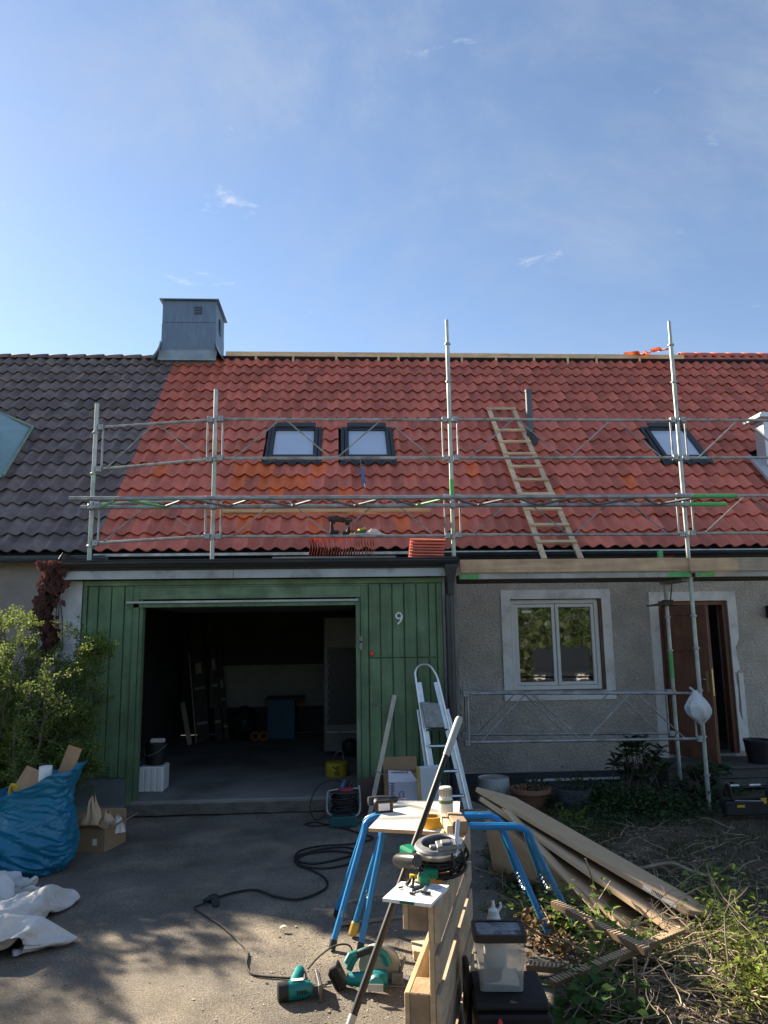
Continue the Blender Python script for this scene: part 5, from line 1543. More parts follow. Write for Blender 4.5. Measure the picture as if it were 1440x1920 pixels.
# teal battery circular saw
cw = thing('circular_saw', 'teal battery circular saw standing on the asphalt beside the pole', 'circular saw', (.12, 4.30, 0), (0, 0, R(-8)))
DM = Matrix.Translation((.06, .09, .085)) @ Matrix.Rotation(R(-80), 4, 'X')
MB().lathe([(.02, -.018), (.10, -.022), (.112, -.014), (.112, .012), (.10, .02), (.02, .024)], 32, DM).build('blade_guard', mat('pale_guard', (0.33, 0.35, 0.34), rough=0.4, metal=0.3), cw, smooth=True, local=True)
MB().ab((-.10, .02, .002), (.22, .15, .008)).build('base_plate', CASTM, cw, local=True, bevel=.002)
MB().tube(spline([(-.10, .02, .085), (-.06, .03, .15), (.02, .04, .175), (.09, .05, .15), (.11, .05, .10)], 4), [.020] * 17, 12).build('handle', TEAL, cw, smooth=True, local=True)
MB().tube([(-.06, .025, .155), (.02, .036, .181), (.06, .04, .172)], .019, 10).build('grip_pad', BLACK, cw, smooth=True, local=True)
MB().tube([(-.10, -.02, .055), (-.02, -.03, .06), (.05, -.05, .07), (.11, -.04, .07)], [.03, .036, .045, .04], 14).build('motor_body', TEAL, cw, smooth=True, local=True)
MB().lathe([(.0, 0), (.035, 0), (.042, .02), (.042, .06)], 16, Matrix.Translation((.06, -.10, .065)) @ Matrix.Rotation(R(-90), 4, 'X')).build('motor_cap', TEAL, cw, smooth=True, local=True)
BT = Matrix.Translation((-.145, -.01, .065)) @ Matrix.Rotation(R(-28), 4, 'Y')
mb = MB()
mb.ab((-.028, -.04, -.055), (.022, .04, .065), BT); mb.ab((-.045, -.036, -.05), (-.0285, .036, .05), BT)
mb.build('battery', BLACK, cw, local=True, bevel=.007)
mb = MB()
mb.ab((.13, .03, .01), (.19, .07, .06)); mb.bar((.16, .10, .01), (.20, .05, .14), .02, .01); mb.ab((.12, .11, .01), (.17, .13, .10))
mb.build('depth_bracket', CASTM, cw, local=True, bevel=.002)

MB().ab((.02, -.145, .05), (.10, -.1425, .085)).build('rating_label', mat('silver_label', (0.4, 0.42, 0.42), rough=0.4), cw, local=True)
MB().lathe([(.03, 0), (.03, .012), (.012, .02)], 16, Matrix.Translation((.06, .115, .085)) @ Matrix.Rotation(R(-80), 4, 'X')).build('hub', CASTM, cw, smooth=True, local=True)
MB().tube([(-.11, .0, .12), (-.09, .015, .155), (-.06, .025, .16)], .021, 10).build('rear_grip', TEAL, cw, smooth=True, local=True)
# clear tub on a black case
bc = thing('tool_case', 'black plastic tool case standing on the ground right of the pallet', 'case', (.73, 3.55, 0))
CM = Matrix.Translation((.725, 3.56, 0)) @ Matrix.Rotation(R(-5), 4, 'Z')
MB().ab((-.165, -.17, .003), (.165, .17, .27), CM).build('case_body', mat('case_black', (0.007, 0.007, 0.008), rough=0.6, var=0.3, bump=0.1, bscale=120), bc, bevel=.02, seg=2)
MB().ab((-.16, -.165, .272), (.16, .165, .305), CM).build('case_lid', MATS['case_black'], bc, bevel=.012)
MB().ab((-.195, -.02, .04), (-.168, .09, .40), CM).build('side_latch', MATS['case_black'], bc, bevel=.008)
gl_ = thing('glue_bottle', 'dark bottle with a pointed red cap at the bottom edge in front of the case', 'bottle', (.632, 3.28, 0))
MB().lathe([(.03, .002), (.033, .01), (.033, .20), (.017, .235)], 18, Matrix.Translation((.632, 3.28, 0))).build('bottle_body', BLACK, gl_, smooth=True)
MB().lathe([(.017, .236), (.018, .25), (.009, .295), (.005, .305)], 14, Matrix.Translation((.632, 3.28, 0))).build('cap', mat('red_cap', (0.55, 0.03, 0.03), rough=0.4), gl_, smooth=True)
cl = thing('clear_tub', 'clear plastic tub with a dusty black rimmed lid on the black case', 'tub', (.70, 3.57, .307))
KM = Matrix.Translation((.695, 3.575, .307)) @ Matrix.Rotation(R(-5), 4, 'Z')
def rrect(w, d, r, n=5):
    out = []
    for cx, cy, a0 in ((w - r, d - r, 0), (-w + r, d - r, 90), (-w + r, -d + r, 180), (w - r, -d + r, 270)):
        for k in range(n + 1):
            a = R(a0 + 90 * k / n)
            out.append((cx + r * math.cos(a), cy + r * math.sin(a)))
    return out
CLEAR = mat('clear_plastic', (0.55, 0.58, 0.57), rough=0.15, var=0.05, alpha=0.42)
mb = MB()
lo, hi = rrect(.094, .074, .02), rrect(.108, .086, .022)
n = len(lo)
mb.add([Vector((x, y, .002)) for x, y in lo] + [Vector((x, y, .215)) for x, y in hi], [(i, (i + 1) % n, n + (i + 1) % n, n + i) for i in range(n)] + [tuple(range(n))[::-1]], KM)
mb.build('tub_wall', CLEAR, cl, smooth=True)
mb = MB()
o_, i_ = rrect(.118, .095, .028), rrect(.100, .078, .02)
for a, b_, z0, z1 in ((o_, o_, .205, .236), (o_, i_, .236, .236), (i_, i_, .236, .222)):
    mb.add([Vector((x, y, z0)) for x, y in a] + [Vector((x, y, z1)) for x, y in b_], [(i, (i + 1) % n, n + (i + 1) % n, n + i) for i in range(n)], KM)
mb.build('lid_rim', BLACK, cl)
MB().prism(i_, .215, .2305, KM).build('lid_panel', mat('dusty_lid', (0.22, 0.245, 0.27), rough=0.6, c2=(0.06, 0.07, 0.09), th=(0.5, 0.62), scale=26, var=0.3), cl)
mb = MB()
mb.prism([(-.07, .03), (-.02, .035), (.0, .05), (.005, .09), (.035, .092), (.06, .085), (.075, .05), (.078, .02)], .060, .063, KM @ Matrix.Rotation(R(90), 4, 'X'))
mb.build('paper_inside', PAPER, cl)
MB().ab((-.08, -.05, .004), (.08, .05, .045), KM).build('contents', mat('grey_contents', (0.22, 0.22, 0.26), rough=0.6), cl)
wb = thing('squeeze_bottle', 'white squeeze bottle standing behind the clear tub', 'bottle', (.712, 3.72, .306))
WM = Matrix.Translation((.70, 3.70, .306)) @ Matrix.Scale(1.12, 4)
MB().lathe([(.045, 0), (.048, .01), (.046, .12), (.030, .20), (.022, .225)], 18, WM).build('bottle_body', WHITE, wb, smooth=True)
MB().lathe([(.023, .226), (.022, .24), (.008, .25), (.006, .275)], 14, WM).build('nozzle', WHITE, wb, smooth=True)
MB().tube([WM @ Vector((.02, 0, .235)), WM @ Vector((.032, 0, .25)), WM @ Vector((.03, 0, .268))], .006, 6).build('cap_strap', WHITE, wb)

# flattened cardboard boxes leaning over
CARDL = mat('plain_cardboard', (0.50, 0.36, 0.225), rough=0.85, var=0.08, scale=3, obj=0.06)
def flat(a, b_, wv, th, label, m_=CARDL):
    a, b_, wv = Vector(a), Vector(b_), Vector(wv)
    n = (b_ - a).cross(wv).normalized()
    if n.z < 0:
        n = -n
    n = n * th
    mb = MB()
    mb.add([a, b_, b_ + wv, a + wv, a + n, b_ + n, b_ + wv + n, a + wv + n], [(0, 1, 2, 3), (7, 6, 5, 4), (0, 4, 5, 1), (1, 5, 6, 2), (2, 6, 7, 3), (3, 7, 4, 0)])
    return one(mb, 'cardboard_box', m_, label, 'cardboard box', tuple(a), 'flattened cardboard boxes', bevel=.003)
flat((1.075, 6.30, .585), (2.15, 4.90, .085), (.37, .26, -.14), .038, 'topmost flattened cardboard box with a barcode label near its lower end')
flat((1.09, 6.22, .53), (1.99, 4.74, .030), (.35, .24, -.13), .032, 'second flattened cardboard box under the topmost one')
flat((1.13, 6.12, .46), (1.76, 4.80, .0), (.32, .21, -.11), .028, 'lowest flattened cardboard box of the leaning stack')
mb = MB()
e0, e1 = Vector((1.075, 6.30, .585)), Vector((2.15, 4.90, .085))
nn = (e1 - e0).cross(Vector((.37, .26, -.14))).normalized()
if nn.z < 0:
    nn = -nn
wv = Vector((.37, .26, -.14)).normalized()
def ep(t, h):
    return e0.lerp(e1, t) + nn * h - wv * .0015
mb.add([ep(.83, .006), ep(.96, .006), ep(.96, .032), ep(.83, .032)], [(0, 1, 2, 3)])
lb_ = mb.build('barcode_label', PAPER, bpy.data.objects[[o.name for o in COL.objects if o.name.startswith('cardboard_box') and o.get('label', '').startswith('topmost')][0]])
mb = MB()
for k in range(7):
    mb.add([ep(.865 + k * .006, .015) - wv * .001, ep(.868 + k * .006, .015) - wv * .001, ep(.868 + k * .006, .037) - wv * .001, ep(.865 + k * .006, .037) - wv * .001], [(0, 1, 2, 3)])
mb.build('bars', BLACK, lb_)
def sheetd(u, v):
    a = Vector((1.07, 5.95, .52)).lerp(Vector((1.74, 5.22, .02)), u)
    b_ = Vector((1.16, 6.05, .02)).lerp(Vector((1.66, 5.30, -.02)), u)
    return a.lerp(b_, v) + Vector((.02 * math.sin(3 * u), .03 * math.sin(u * 4) * v, 0))
one(MB().grid(sheetd, 16, 4), 'cardboard_sheet', CARD, 'single cardboard sheet hanging down below the leaning boxes', 'cardboard sheet', (1.2, 5.8, 0), solid=.006, smooth=True)
one(MB().grid(lambda u, v: Vector((.92 + .55 * u, 6.75 - .45 * u + .25 * v, .34 - .04 * u + .06 * math.sin(3 * u) - .1 * v)), 12, 3), 'cardboard_sheet', CARD, 'bent cardboard sheet lying left behind the leaning boxes', 'cardboard sheet', (1.1, 6.6, 0), solid=.006, smooth=True)

one(MB().bar((1.27, 5.98, .50), (1.66, 4.98, .05), .13, .008, up=(.6, -.5, .6)), 'cardboard_strip', CARDL, 'narrow bent cardboard strip fanned out beneath the leaning boxes', 'cardboard strip', (1.27, 5.98, 0))
# corrugated cardboard corner strips
CORR = mat('corrugated_edge', (0.20, 0.135, 0.08), rough=0.9, var=0.15)
def corr(a, b_, label):
    a, b_ = Vector(a), Vector(b_)
    t = thing('cardboard_strip', label, 'cardboard strip', tuple(a), group='corrugated cardboard strips')
    MB().bar(a, b_, .055, .030).build('strip', CORR, t)
    L_ = (b_ - a).length
    n = int(L_ / .022)
    mb = MB()
    d = (b_ - a).normalized()
    s = d.cross(Vector((0, 0, 1))).normalized()
    for k in range(n):
        c = a + d * (L_ * (k + .5) / n) + Vector((0, 0, .0165))
        mb.bar(c - s * .0265, c + s * .0265, .010, .005)
    mb.build('flutes', mat('flute_tops', (0.50, 0.37, 0.24), rough=0.9), t)
    return t
corr((1.30, 4.86, .20), (1.625, 4.22, .16), 'corrugated cardboard strip lying uppermost across the twigs')
corr((1.06, 4.08, .08), (1.94, 4.50, .15), 'longest corrugated cardboard strip crossing under the uppermost one')
corr((1.00, 4.37, .05), (1.30, 4.26, .06), 'short corrugated cardboard strip on the ground nearest the clear tub')
one(MB().bar((1.86, 4.48, .04), (2.12, 4.05, .03), .07, .02), 'board_offcut', GREYW, 'grey weathered board half buried among the twigs', 'board', (1.86, 4.48, 0))

# ================================================================ POTS AND THINGS BY THE HOUSE WALL
def gz(x, y):
    return garden_z(x, y)
wp = thing('white_bucket', 'upturned dirty white bucket by the foot of the stepladder', 'bucket', (1.78, 9.1, gz(1.78, 9.1)))
BW = Matrix.Translation((1.775, 9.1, -.12))
MB().lathe([(.205, 0), (.205, .02), (.185, .29), (.175, .30), (.170, .295), (.165, .285), (.0, .285)], 30, BW, cap=(True, False)).build('pail', mat('dirty_white_plastic', (0.50, 0.51, 0.50), rough=0.5, var=0.1, dirt=(0.22, 0.22, 0.20), dscale=6), wp, smooth=True)
tp = thing('plant_pot', 'terracotta bowl shaped pot with withered plants', 'plant pot', (2.13, 8.75, -.1))
MB().lathe([(.13, 0), (.20, .16), (.215, .17), (.235, .175), (.238, .215), (.22, .22), (.20, .19), (.0, .18)], 30, Matrix.Translation((2.13, 8.75, -.10)), cap=(True, False)).build('bowl', mat('terracotta', (0.26, 0.135, 0.085), rough=0.85, var=0.2, scale=6, dirt=(0.18, 0.12, 0.09), dscale=5), tp, smooth=True)
dp = thing('plant_pot', 'dark grey round plant pot between the terracotta pot and the ivy', 'plant pot', (2.6, 8.65, -.1))
MB().lathe([(.16, 0), (.20, .20), (.205, .24), (.19, .245), (.18, .20), (.0, .19)], 30, Matrix.Translation((2.60, 8.65, -.12)), cap=(True, False)).build('pot', mat('dark_pot', (0.06, 0.065, 0.075), rough=0.7, var=0.2), dp, smooth=True)
bbk = thing('bucket', 'black bucket standing on the doorstep at the right edge', 'bucket', (5.2, 9.5, .196))
MB().lathe([(.13, 0), (.165, .26), (.172, .265), (.172, .285), (.158, .285), (.125, .02)], 26, Matrix.Translation((5.27, 9.5, .197))).build('pail', BLACK, bbk, smooth=True)
# folded black workbench with yellow badges
fw = thing('folding_workbench', 'folded black folding workbench with yellow badges on the ground at the right edge', 'workbench', (4.2, 7.85, 0))
mb = MB()
mb.ab((3.93, 7.80, -.03), (4.75, 7.92, .11))
mb.build('bench_body', mat('workbench_black', (0.02, 0.022, 0.024), rough=0.45, var=0.2), fw, bevel=.012)
MB().ab((3.90, 7.84, .115), (4.75, 7.90, .15)).build('jaw', MATS['workbench_black'], fw, bevel=.008)
for x in (3.92, 4.42):
    MB().tube(spline([(x, 7.86, .10), (x - .02, 7.84, .20), (x + .02, 7.83, .29), (x + .07, 7.84, .27), (x + .10, 7.86, .14)], 4), .024, 8).build('leg', MATS['workbench_black'], fw, smooth=True)
MB().tube([(3.97, 7.84, .262), (4.50, 7.84, .266)], .014, 10).build('cross_tube', DGREY, fw, smooth=True)
for a, b_ in ((3.985, 4.10), (4.21, 4.33)):
    MB().tube([(a, 7.838, .2625), (b_, 7.838, .2635)], .0152, 10).build('steel_sleeve', ALU, fw, smooth=True)
MB().tube([(4.02, 7.79, .125), (4.30, 7.785, .115)], .006, 6).build('handle_rod', STEEL, fw)
YEL = mat('yellow_badge', (0.55, 0.36, 0.03), rough=0.5)
MB().ab((4.045, 7.794, .055), (4.125, 7.798, .080)).build('badge', YEL, fw)
mb = MB()
mb.prism([(4.29, .14), (4.36, .145), (4.355, .085), (4.335, .085)], -7.797, -7.790, Matrix(((1, 0, 0, 0), (0, 0, -1, 0), (0, 1, 0, 0), (0, 0, 0, 1))))
mb.build('badge', YEL, fw)

# ================================================================ PLANTS
def leaf_verts(mb, p, d, up, l, w, fold=.25):
    """one leaf: six-point blade from p along d"""
    d = d.normalized()
    s = d.cross(up)
    if s.length < 1e-3:
        s = d.orthogonal()
    s.normalize()
    n = s.cross(d)
    a = p
    m1, m2 = p + d * l * .38, p + d * l * .72
    t = p + d * l - n * l * .10
    f = n * w * fold
    k = len(mb.v)
    mb.v.extend([tuple(q) for q in (a, m1 + s * w * .5 + f, m1, m1 - s * w * .5 + f, m2 + s * w * .36 + f * .7, m2 - s * w * .36 + f * .7, t)])
    mb.f.extend([(k, k + 2, k + 1), (k, k + 3, k + 2), (k + 1, k + 2, k + 4), (k + 2, k + 3, k + 5), (k + 2, k + 5, k + 6, k + 4)])
def quad_leaf(mb, p, d, l, w, r):
    d = d.normalized()
    s = d.cross(Vector((r.uniform(-1, 1), r.uniform(-1, 1), r.uniform(-1, 1))))
    if s.length < 1e-3:
        s = d.orthogonal()
    s.normalize()
    k = len(mb.v)
    mb.v.extend([tuple(p), tuple(p + d * l * .5 + s * w * .5), tuple(p + d * l), tuple(p + d * l * .5 - s * w * .5)])
    mb.f.append((k, k + 1, k + 2, k + 3))
def rvec(r):
    while True:
        v = Vector((r.uniform(-1, 1), r.uniform(-1, 1), r.uniform(-1, 1)))
        if .05 < v.length < 1:
            return v.normalized()
BARK = mat('grey_twig_bark', (0.13, 0.11, 0.09), rough=0.9, var=0.25, scale=20)
BARKB = mat('pale_dry_twig', (0.32, 0.255, 0.175), rough=0.9, var=0.3, scale=9, island=0.35)
def wander(p, d, l, n, r, bend=.35, drop=0.0):
    pts = [Vector(p)]
    d = Vector(d).normalized()
    for i in range(n):
        d = (d + rvec(r) * bend + Vector((0, 0, -drop))).normalized()
        pts.append(pts[-1] + d * (l / n))
    return pts

# big small-leaved shrub at the left
r = random.Random(11)
sh = thing('shrub', 'tall small leaved shrub with sunlit yellow green top at the left edge', 'shrub', (-3.2, 7.6, 0))
mb = MB()
tips = []
for k in range(46):
    bx_, by_ = -3.25 + r.uniform(-.45, .4), 7.55 + r.uniform(-.4, .45)
    lean_ = Vector(((bx_ + 3.2) * .8 + r.uniform(-.25, .25), (by_ - 7.55) * .5 + r.uniform(-.2, .2), 1.5))
    h = r.uniform(1.1, 2.15) * (1.0 if bx_ < -3.0 else .86)
    pts = wander((bx_, by_, 0), lean_, h, 8, r, .16)
    mb.tube(pts, [.011 * (1 - i / 10) + .002 for i in range(9)], 5)
    for i in range(2, 9):
        for j in range(5):
            q = wander(pts[i], lean_.normalized() * .6 + rvec(r), r.uniform(.14, .34), 3, r, .35)
            mb.tube(q, .0025, 3, caps=False)
            tips.append((q[1], q[2], q[3]))
for pts in ([(-2.85, 7.6, 1.2), (-2.65, 7.55, 1.55), (-2.42, 7.5, 1.75), (-2.36, 7.5, 1.78)], [(-2.85, 7.5, .9), (-2.6, 7.45, 1.05), (-2.42, 7.4, 1.18)], [(-2.9, 7.4, .55), (-2.6, 7.35, .75), (-2.35, 7.3, .86)], [(-2.8, 7.5, .5), (-2.55, 7.4, .62), (-2.36, 7.35, .70)]):
    pp = spline(pts, 6)
    mb.tube(pp, .006, 4)
    for q in pp:
        for j in range(5):
            w_ = wander(q, rvec(r) + Vector((.2, 0, .2)), r.uniform(.06, .16), 3, r, .3)
            mb.tube(w_, .002, 3, caps=False)
            tips.append((w_[1], w_[2], w_[3]))
mb.build('stems', BARK, sh)
mb = MB()
for tp_ in tips:
    x, z = tp_[2].x, tp_[2].z
    dens = 110 if z > 1.25 else (90 if z > .6 else 60)
    if x > -2.9:
        dens = int(dens * .62)
    for j in range(dens):
        q = tp_[r.randrange(3)] + rvec(r) * r.uniform(0, .055)
        quad_leaf(mb, q, rvec(r) + Vector((0, 0, .3)), r.uniform(.014, .034), r.uniform(.009, .017), r)
mb.build('foliage', leafmat('shrub_leaf', (0.115, 0.170, 0.042), .4), sh)

# dark red climber on the corner
cl_ = thing('climber', 'dark red climbing plant hanging on the white wall by the garage', 'climber', (-3.15, 8.38, 1.7))
mb = MB()
for k in range(7):
    mb.tube(wander((-3.2 + r.uniform(-.12, .12), 8.38, 2.72), (r.uniform(-.05, .1), -.02, -1), r.uniform(.6, 1.25), 8, r, .12), .006, 4)
mb.build('stems', BARK, cl_)
mb = MB()
for k in range(520):
    t = r.random()
    x = -3.20 + (r.gauss(0, .055) + .06 * math.sin(t * 9)) * (1.25 - .6 * t)
    p = Vector((x, 8.36 - r.uniform(0, .10), 2.74 - 1.0 * t))
    leaf_verts(mb, p, Vector((r.uniform(-.6, .6), -.35, -1)), Vector((0, -1, .3)), r.uniform(.06, .11), r.uniform(.05, .085))
mb.build('foliage', leafmat('dark_red_leaf', (0.085, 0.036, 0.028), .4, tr=.2), cl_)

# rhododendron by the post
rh = thing('rhododendron', 'dark glossy rhododendron growing in front of the roughcast wall', 'rhododendron', (3.55, 9.3, -.1))
mb = MB()
lf = MB()
for k in range(26):
    b0 = Vector((3.55 + r.uniform(-.25, .25), 9.2 + r.uniform(-.2, .2), -.1))
    tgt = Vector((3.55 + r.uniform(-.36, .36), 9.1 + r.uniform(-.3, .3), r.uniform(.1, .56)))
    if k < 8:
        tgt = Vector((3.52 + r.uniform(-.16, .16), 9.05 + r.uniform(-.15, .15), r.uniform(.42, .60)))
    mb.tube(spline([b0, b0.lerp(tgt, .5) + rvec(r) * .05, tgt], 4), .007, 5)
    for j in range(15):
        a = j * 2.4 + r.random()
        el = r.uniform(-.15, .75)
        d = Vector((math.cos(a) * math.cos(el), math.sin(a) * math.cos(el), math.sin(el)))
        leaf_verts(lf, tgt + d * .01 - Vector((0, 0, .012 * j / 3)), d, Vector((0, 0, 1)), r.uniform(.10, .15), r.uniform(.032, .045), .2)
mb.build('stems', BARK, rh)
lf.build('foliage', leafmat('rhodo_leaf', (0.030, 0.065, 0.024), .3, rough=.35, tr=.12), rh)
# broad leaved plant right of the rear post
bl = thing('broad_leaved_plant', 'dark broad leaved plant between the two scaffold posts', 'plant', (4.25, 8.95, -.1))
mb, lf = MB(), MB()
for k in range(22):
    b0 = Vector((4.28 + r.uniform(-.18, .18), 8.95 + r.uniform(-.15, .15), -.1))
    tgt = b0 + Vector((r.uniform(-.2, .2), r.uniform(-.2, .1), r.uniform(.12, .42)))
    mb.tube([b0, tgt], .005, 4)
    for j in range(4):
        leaf_verts(lf, tgt + rvec(r) * .04, Vector((r.uniform(-1, 1), r.uniform(-1, .3), r.uniform(-.4, .3))), Vector((0, -.3, 1)), r.uniform(.10, .16), r.uniform(.075, .11), .12)
mb.build('stems', BARK, bl)
lf.build('foliage', leafmat('dark_broad_leaf', (0.026, 0.052, 0.020), .3, tr=.12), bl)
# plants in the two pots
for px_, py_, pz_, t_, hh in ((2.13, 8.75, .08, tp, .14), (2.60, 8.65, .09, dp, .18)):
    mb = MB()
    for k in range(90):
        b0 = Vector((px_ + r.uniform(-.16, .16), py_ + r.uniform(-.14, .14), pz_ - .01))
        leaf_verts(mb, b0 + Vector((r.uniform(-.06, .06), r.uniform(-.06, .06), r.uniform(0, hh))), rvec(r) + Vector((0, 0, .5)), Vector((0, 0, 1)), r.uniform(.03, .07), r.uniform(.015, .04))
    mb.build('foliage', leafmat('pot_plant_leaf', (0.040, 0.055, 0.028), .4, tr=.15), t_)

# ivy and weeds along the wall: ground cover
mb = MB()
def patch(mb, cx, cy, sx, sy, n, l0, l1, zb=0.0, zh=.12, asp=.75):
    for k in range(n):
        x, y = cx + r.gauss(0, sx), cy + r.gauss(0, sy)
        if y > 9.98:
            continue
        p = Vector((x, y, garden_z(x, y) + zb + abs(r.gauss(0, zh))))
        l = r.uniform(l0, l1)
        leaf_verts(mb, p, Vector((r.uniform(-1, 1), r.uniform(-1, 1), r.uniform(-.3, .6))), Vector((0, 0, 1)), l, l * asp, .18)
patch(mb, 3.1, 8.6, .32, .35, 2200, .03, .065, 0, .11)
patch(mb, 3.6, 8.4, .45, .25, 900, .03, .06, 0, .07)
patch(mb, 2.9, 7.9, .6, .25, 700, .02, .05, 0, .03)
patch(mb, 4.2, 8.7, .3, .2, 600, .03, .07, 0, .08)
patch(mb, 1.9, 7.8, .3, .25, 260, .025, .05, 0, .05)
tag(mb.build('ivy_ground_cover', leafmat('ivy_leaf', (0.038, 0.070, 0.026), .4, tr=.15)), 'dark ivy and weeds spreading along the foot of the house wall', 'ivy', kind='stuff')
wd = thing('weed_clump', 'small bright weed sprouting beside the dark pot', 'weed', (2.35, 7.75, -.05))
mb = MB()
for k in range(90):
    p = Vector((2.33 + r.gauss(0, .08), 7.75 + r.gauss(0, .07), garden_z(2.35, 7.75) + r.uniform(0, .17)))
    leaf_verts(mb, p, rvec(r) + Vector((0, 0, .5)), Vector((0, 0, 1)), r.uniform(.05, .08), r.uniform(.018, .03))
mb.build('foliage', leafmat('fresh_leaf', (0.11, 0.17, 0.035), .35), wd)

# cut twigs and vines heaped over the garden
mb = MB()
def twigs(n, cx, cy, sx, sy, l0, l1, rad, zt):
    for k in range(n):
        x, y = cx + r.gauss(0, sx), cy + r.gauss(0, sy)
        if x < edge_x(y) + .02:
            continue
        l = r.uniform(l0, l1)
        a = r.uniform(0, 2 * math.pi)
        z0 = garden_z(x, y) + r.uniform(.005, zt)
        pts = wander((x, y, z0), (math.cos(a), math.sin(a), r.uniform(-.1, .4)), l, 5, r, .34, .05)
        pts = [Vector((p.x, p.y, max(p.z, garden_z(p.x, p.y) + .004))) for p in pts]
        q = r.uniform(.6, 1.3) * rad
        mb.tube(pts, [q * 1.15, q, q * .82, q * .64, q * .45, q * .2], 4, caps=False)
        for j in range(r.randrange(0, 3)):
            i = r.randrange(1, 5)
            f = wander(pts[i], (pts[i + 1] - pts[i]).normalized() + rvec(r) * .9, l * r.uniform(.2, .45), 3, r, .3, .03)
            f = [Vector((p.x, p.y, max(p.z, garden_z(p.x, p.y) + .003))) for p in f]
            mb.tube(f, [q * .6, q * .5, q * .35, q * .15], 3, caps=False)
twigs(330, 2.15, 4.55, .50, .40, .10, .50, .0034, .09)
twigs(60, 2.1, 4.5, .45, .35, .4, .8, .005, .12)
twigs(170, 2.4, 5.5, .6, .4, .08, .42, .0030, .05)
twigs(200, 1.55, 4.35, .30, .38, .08, .34, .0028, .06)
twigs(170, 3.0, 6.3, .8, .6, .08, .40, .0030, .03)
twigs(90, 2.6, 7.2, .8, .4, .08, .4, .0030, .03)
twigs(110, 1.9, 3.95, .5, .25, .1, .5, .0034, .09)
tag(mb.build('cut_twigs', BARKB), 'heap of cut dry twigs and vines covering the garden', 'twigs', kind='stuff')
for i, (pts, rad, lab) in enumerate((([(1.95, 5.72, .10), (2.2, 5.66, .15), (2.42, 5.70, .16), (2.55, 5.55, .13), (2.8, 5.5, .10)], .013, 'thick pale branch lying across the right of the twig heap'), ([(2.02, 5.62, .02), (1.96, 5.66, .16), (1.93, 5.68, .24)], .012, 'short sawn stub sticking up right of the cardboard boxes'), ([(1.62, 5.15, .05), (1.63, 5.1, .22), (1.58, 5.0, .34), (1.55, 4.98, .42)], .006, 'forked bare twig rising in front of the leaning boxes'), ([(1.48, 4.02, .0), (1.475, 4.01, .14), (1.47, 4.0, .22)], .009, 'dark upright stake among the twigs at the bottom'))):
    one(MB().tube(spline(pts, 6), rad, 7), 'branch', BARKB if i != 3 else BARK, lab, 'branch', (pts[0][0], pts[0][1], 0), smooth=True)
# dry leaf litter and wood chips
mb = MB()
for k in range(14000):
    y = r.uniform(3.6, 8.6)
    x = edge_x(y) + abs(r.gauss(0, 1.1)) - .06
    if x > y * .62:
        continue
    p = Vector((x, y, garden_z(x, y) + r.uniform(.002, .02)))
    l = r.uniform(.012, .045)
    leaf_verts(mb, p, Vector((r.uniform(-1, 1), r.uniform(-1, 1), r.uniform(-.2, .4))), Vector((r.uniform(-.4, .4), r.uniform(-.4, .4), 1)), l, l * r.uniform(.25, .7), .3)
tag(mb.build('leaf_litter', mat('dry_leaf_litter', (0.19, 0.145, 0.09), rough=0.9, island=0.6, var=0.3, scale=6)), 'dry leaf litter scattered over the garden soil', 'leaf litter', kind='stuff')
# short grass in the garden
mb = MB()
for k in range(13000):
    y = r.uniform(5.2, 9.6)
    x = edge_x(y) + .5 + abs(r.gauss(0, 1.3))
    if x > y * .62 or noise.noise((x * 1.3, y * 1.3, 9)) < -.15:
        continue
    p = Vector((x, y, garden_z(x, y)))
    d = Vector((r.uniform(-.6, .6), r.uniform(-.6, .6), 1))
    l = r.uniform(.03, .09)
    s = Vector((r.uniform(-1, 1), r.uniform(-1, 1), 0)).normalized() * .004
    k0 = len(mb.v)
    mb.v.extend([tuple(p - s), tuple(p + s), tuple(p + d * l)])
    mb.f.append((k0, k0 + 1, k0 + 2))
tag(mb.build('grass', leafmat('thin_grass', (0.055, 0.075, 0.028), .4)), 'thin trampled grass between the twigs and the house', 'grass', kind='stuff')
# leafy creepers catching the sun
def creeper(name, label, pts, n, l0, l1, m_, spread=.10, zh=.12, asp=.8):
    c = pts[0]
    t = thing(name, label, 'creeper', (c[0], c[1], garden_z(c[0], c[1])), group='creepers in the garden')
    st_, lf_ = MB(), MB()
    for k in range(6):
        q = [Vector((x + r.gauss(0, spread * .6), y + r.gauss(0, spread * .6), garden_z(x, y) + .02 + abs(r.gauss(0, zh)))) for x, y in pts]
        st_.tube(spline(q, 5), .0028, 4, caps=False)
    for k in range(n):
        i = r.randrange(len(pts))
        x, y = pts[i][0] + r.gauss(0, spread), pts[i][1] + r.gauss(0, spread)
        p = Vector((x, y, garden_z(x, y) + .02 + abs(r.gauss(0, zh))))
        l = r.uniform(l0, l1)
        leaf_verts(lf_, p, Vector((r.uniform(-1, 1), r.uniform(-1, 1), r.uniform(-.5, .4))), Vector((r.uniform(-.5, .5), r.uniform(-.5, .5), 1)), l, l * asp, .15)
    st_.build('stems', BARKB, t)
    lf_.build('foliage', m_, t)
    return t
LG = leafmat('creeper_leaf', (0.13, 0.20, 0.045), .35, tr=.4)
LY = leafmat('creeper_leaf_yellow', (0.17, 0.22, 0.04), .35, tr=.45)
creeper('creeper', 'leafy creeper around the feet of the blue trestles', [(1.22, 5.15), (1.30, 5.0), (1.42, 5.1), (1.5, 4.95), (1.62, 5.05)], 620, .028, .062, LG, .10, .09)
creeper('creeper', 'creeper leaves hanging over the crossed cardboard strips', [(1.5, 4.55), (1.42, 4.42), (1.62, 4.5), (1.75, 4.45)], 190, .03, .07, LG, .08, .09)
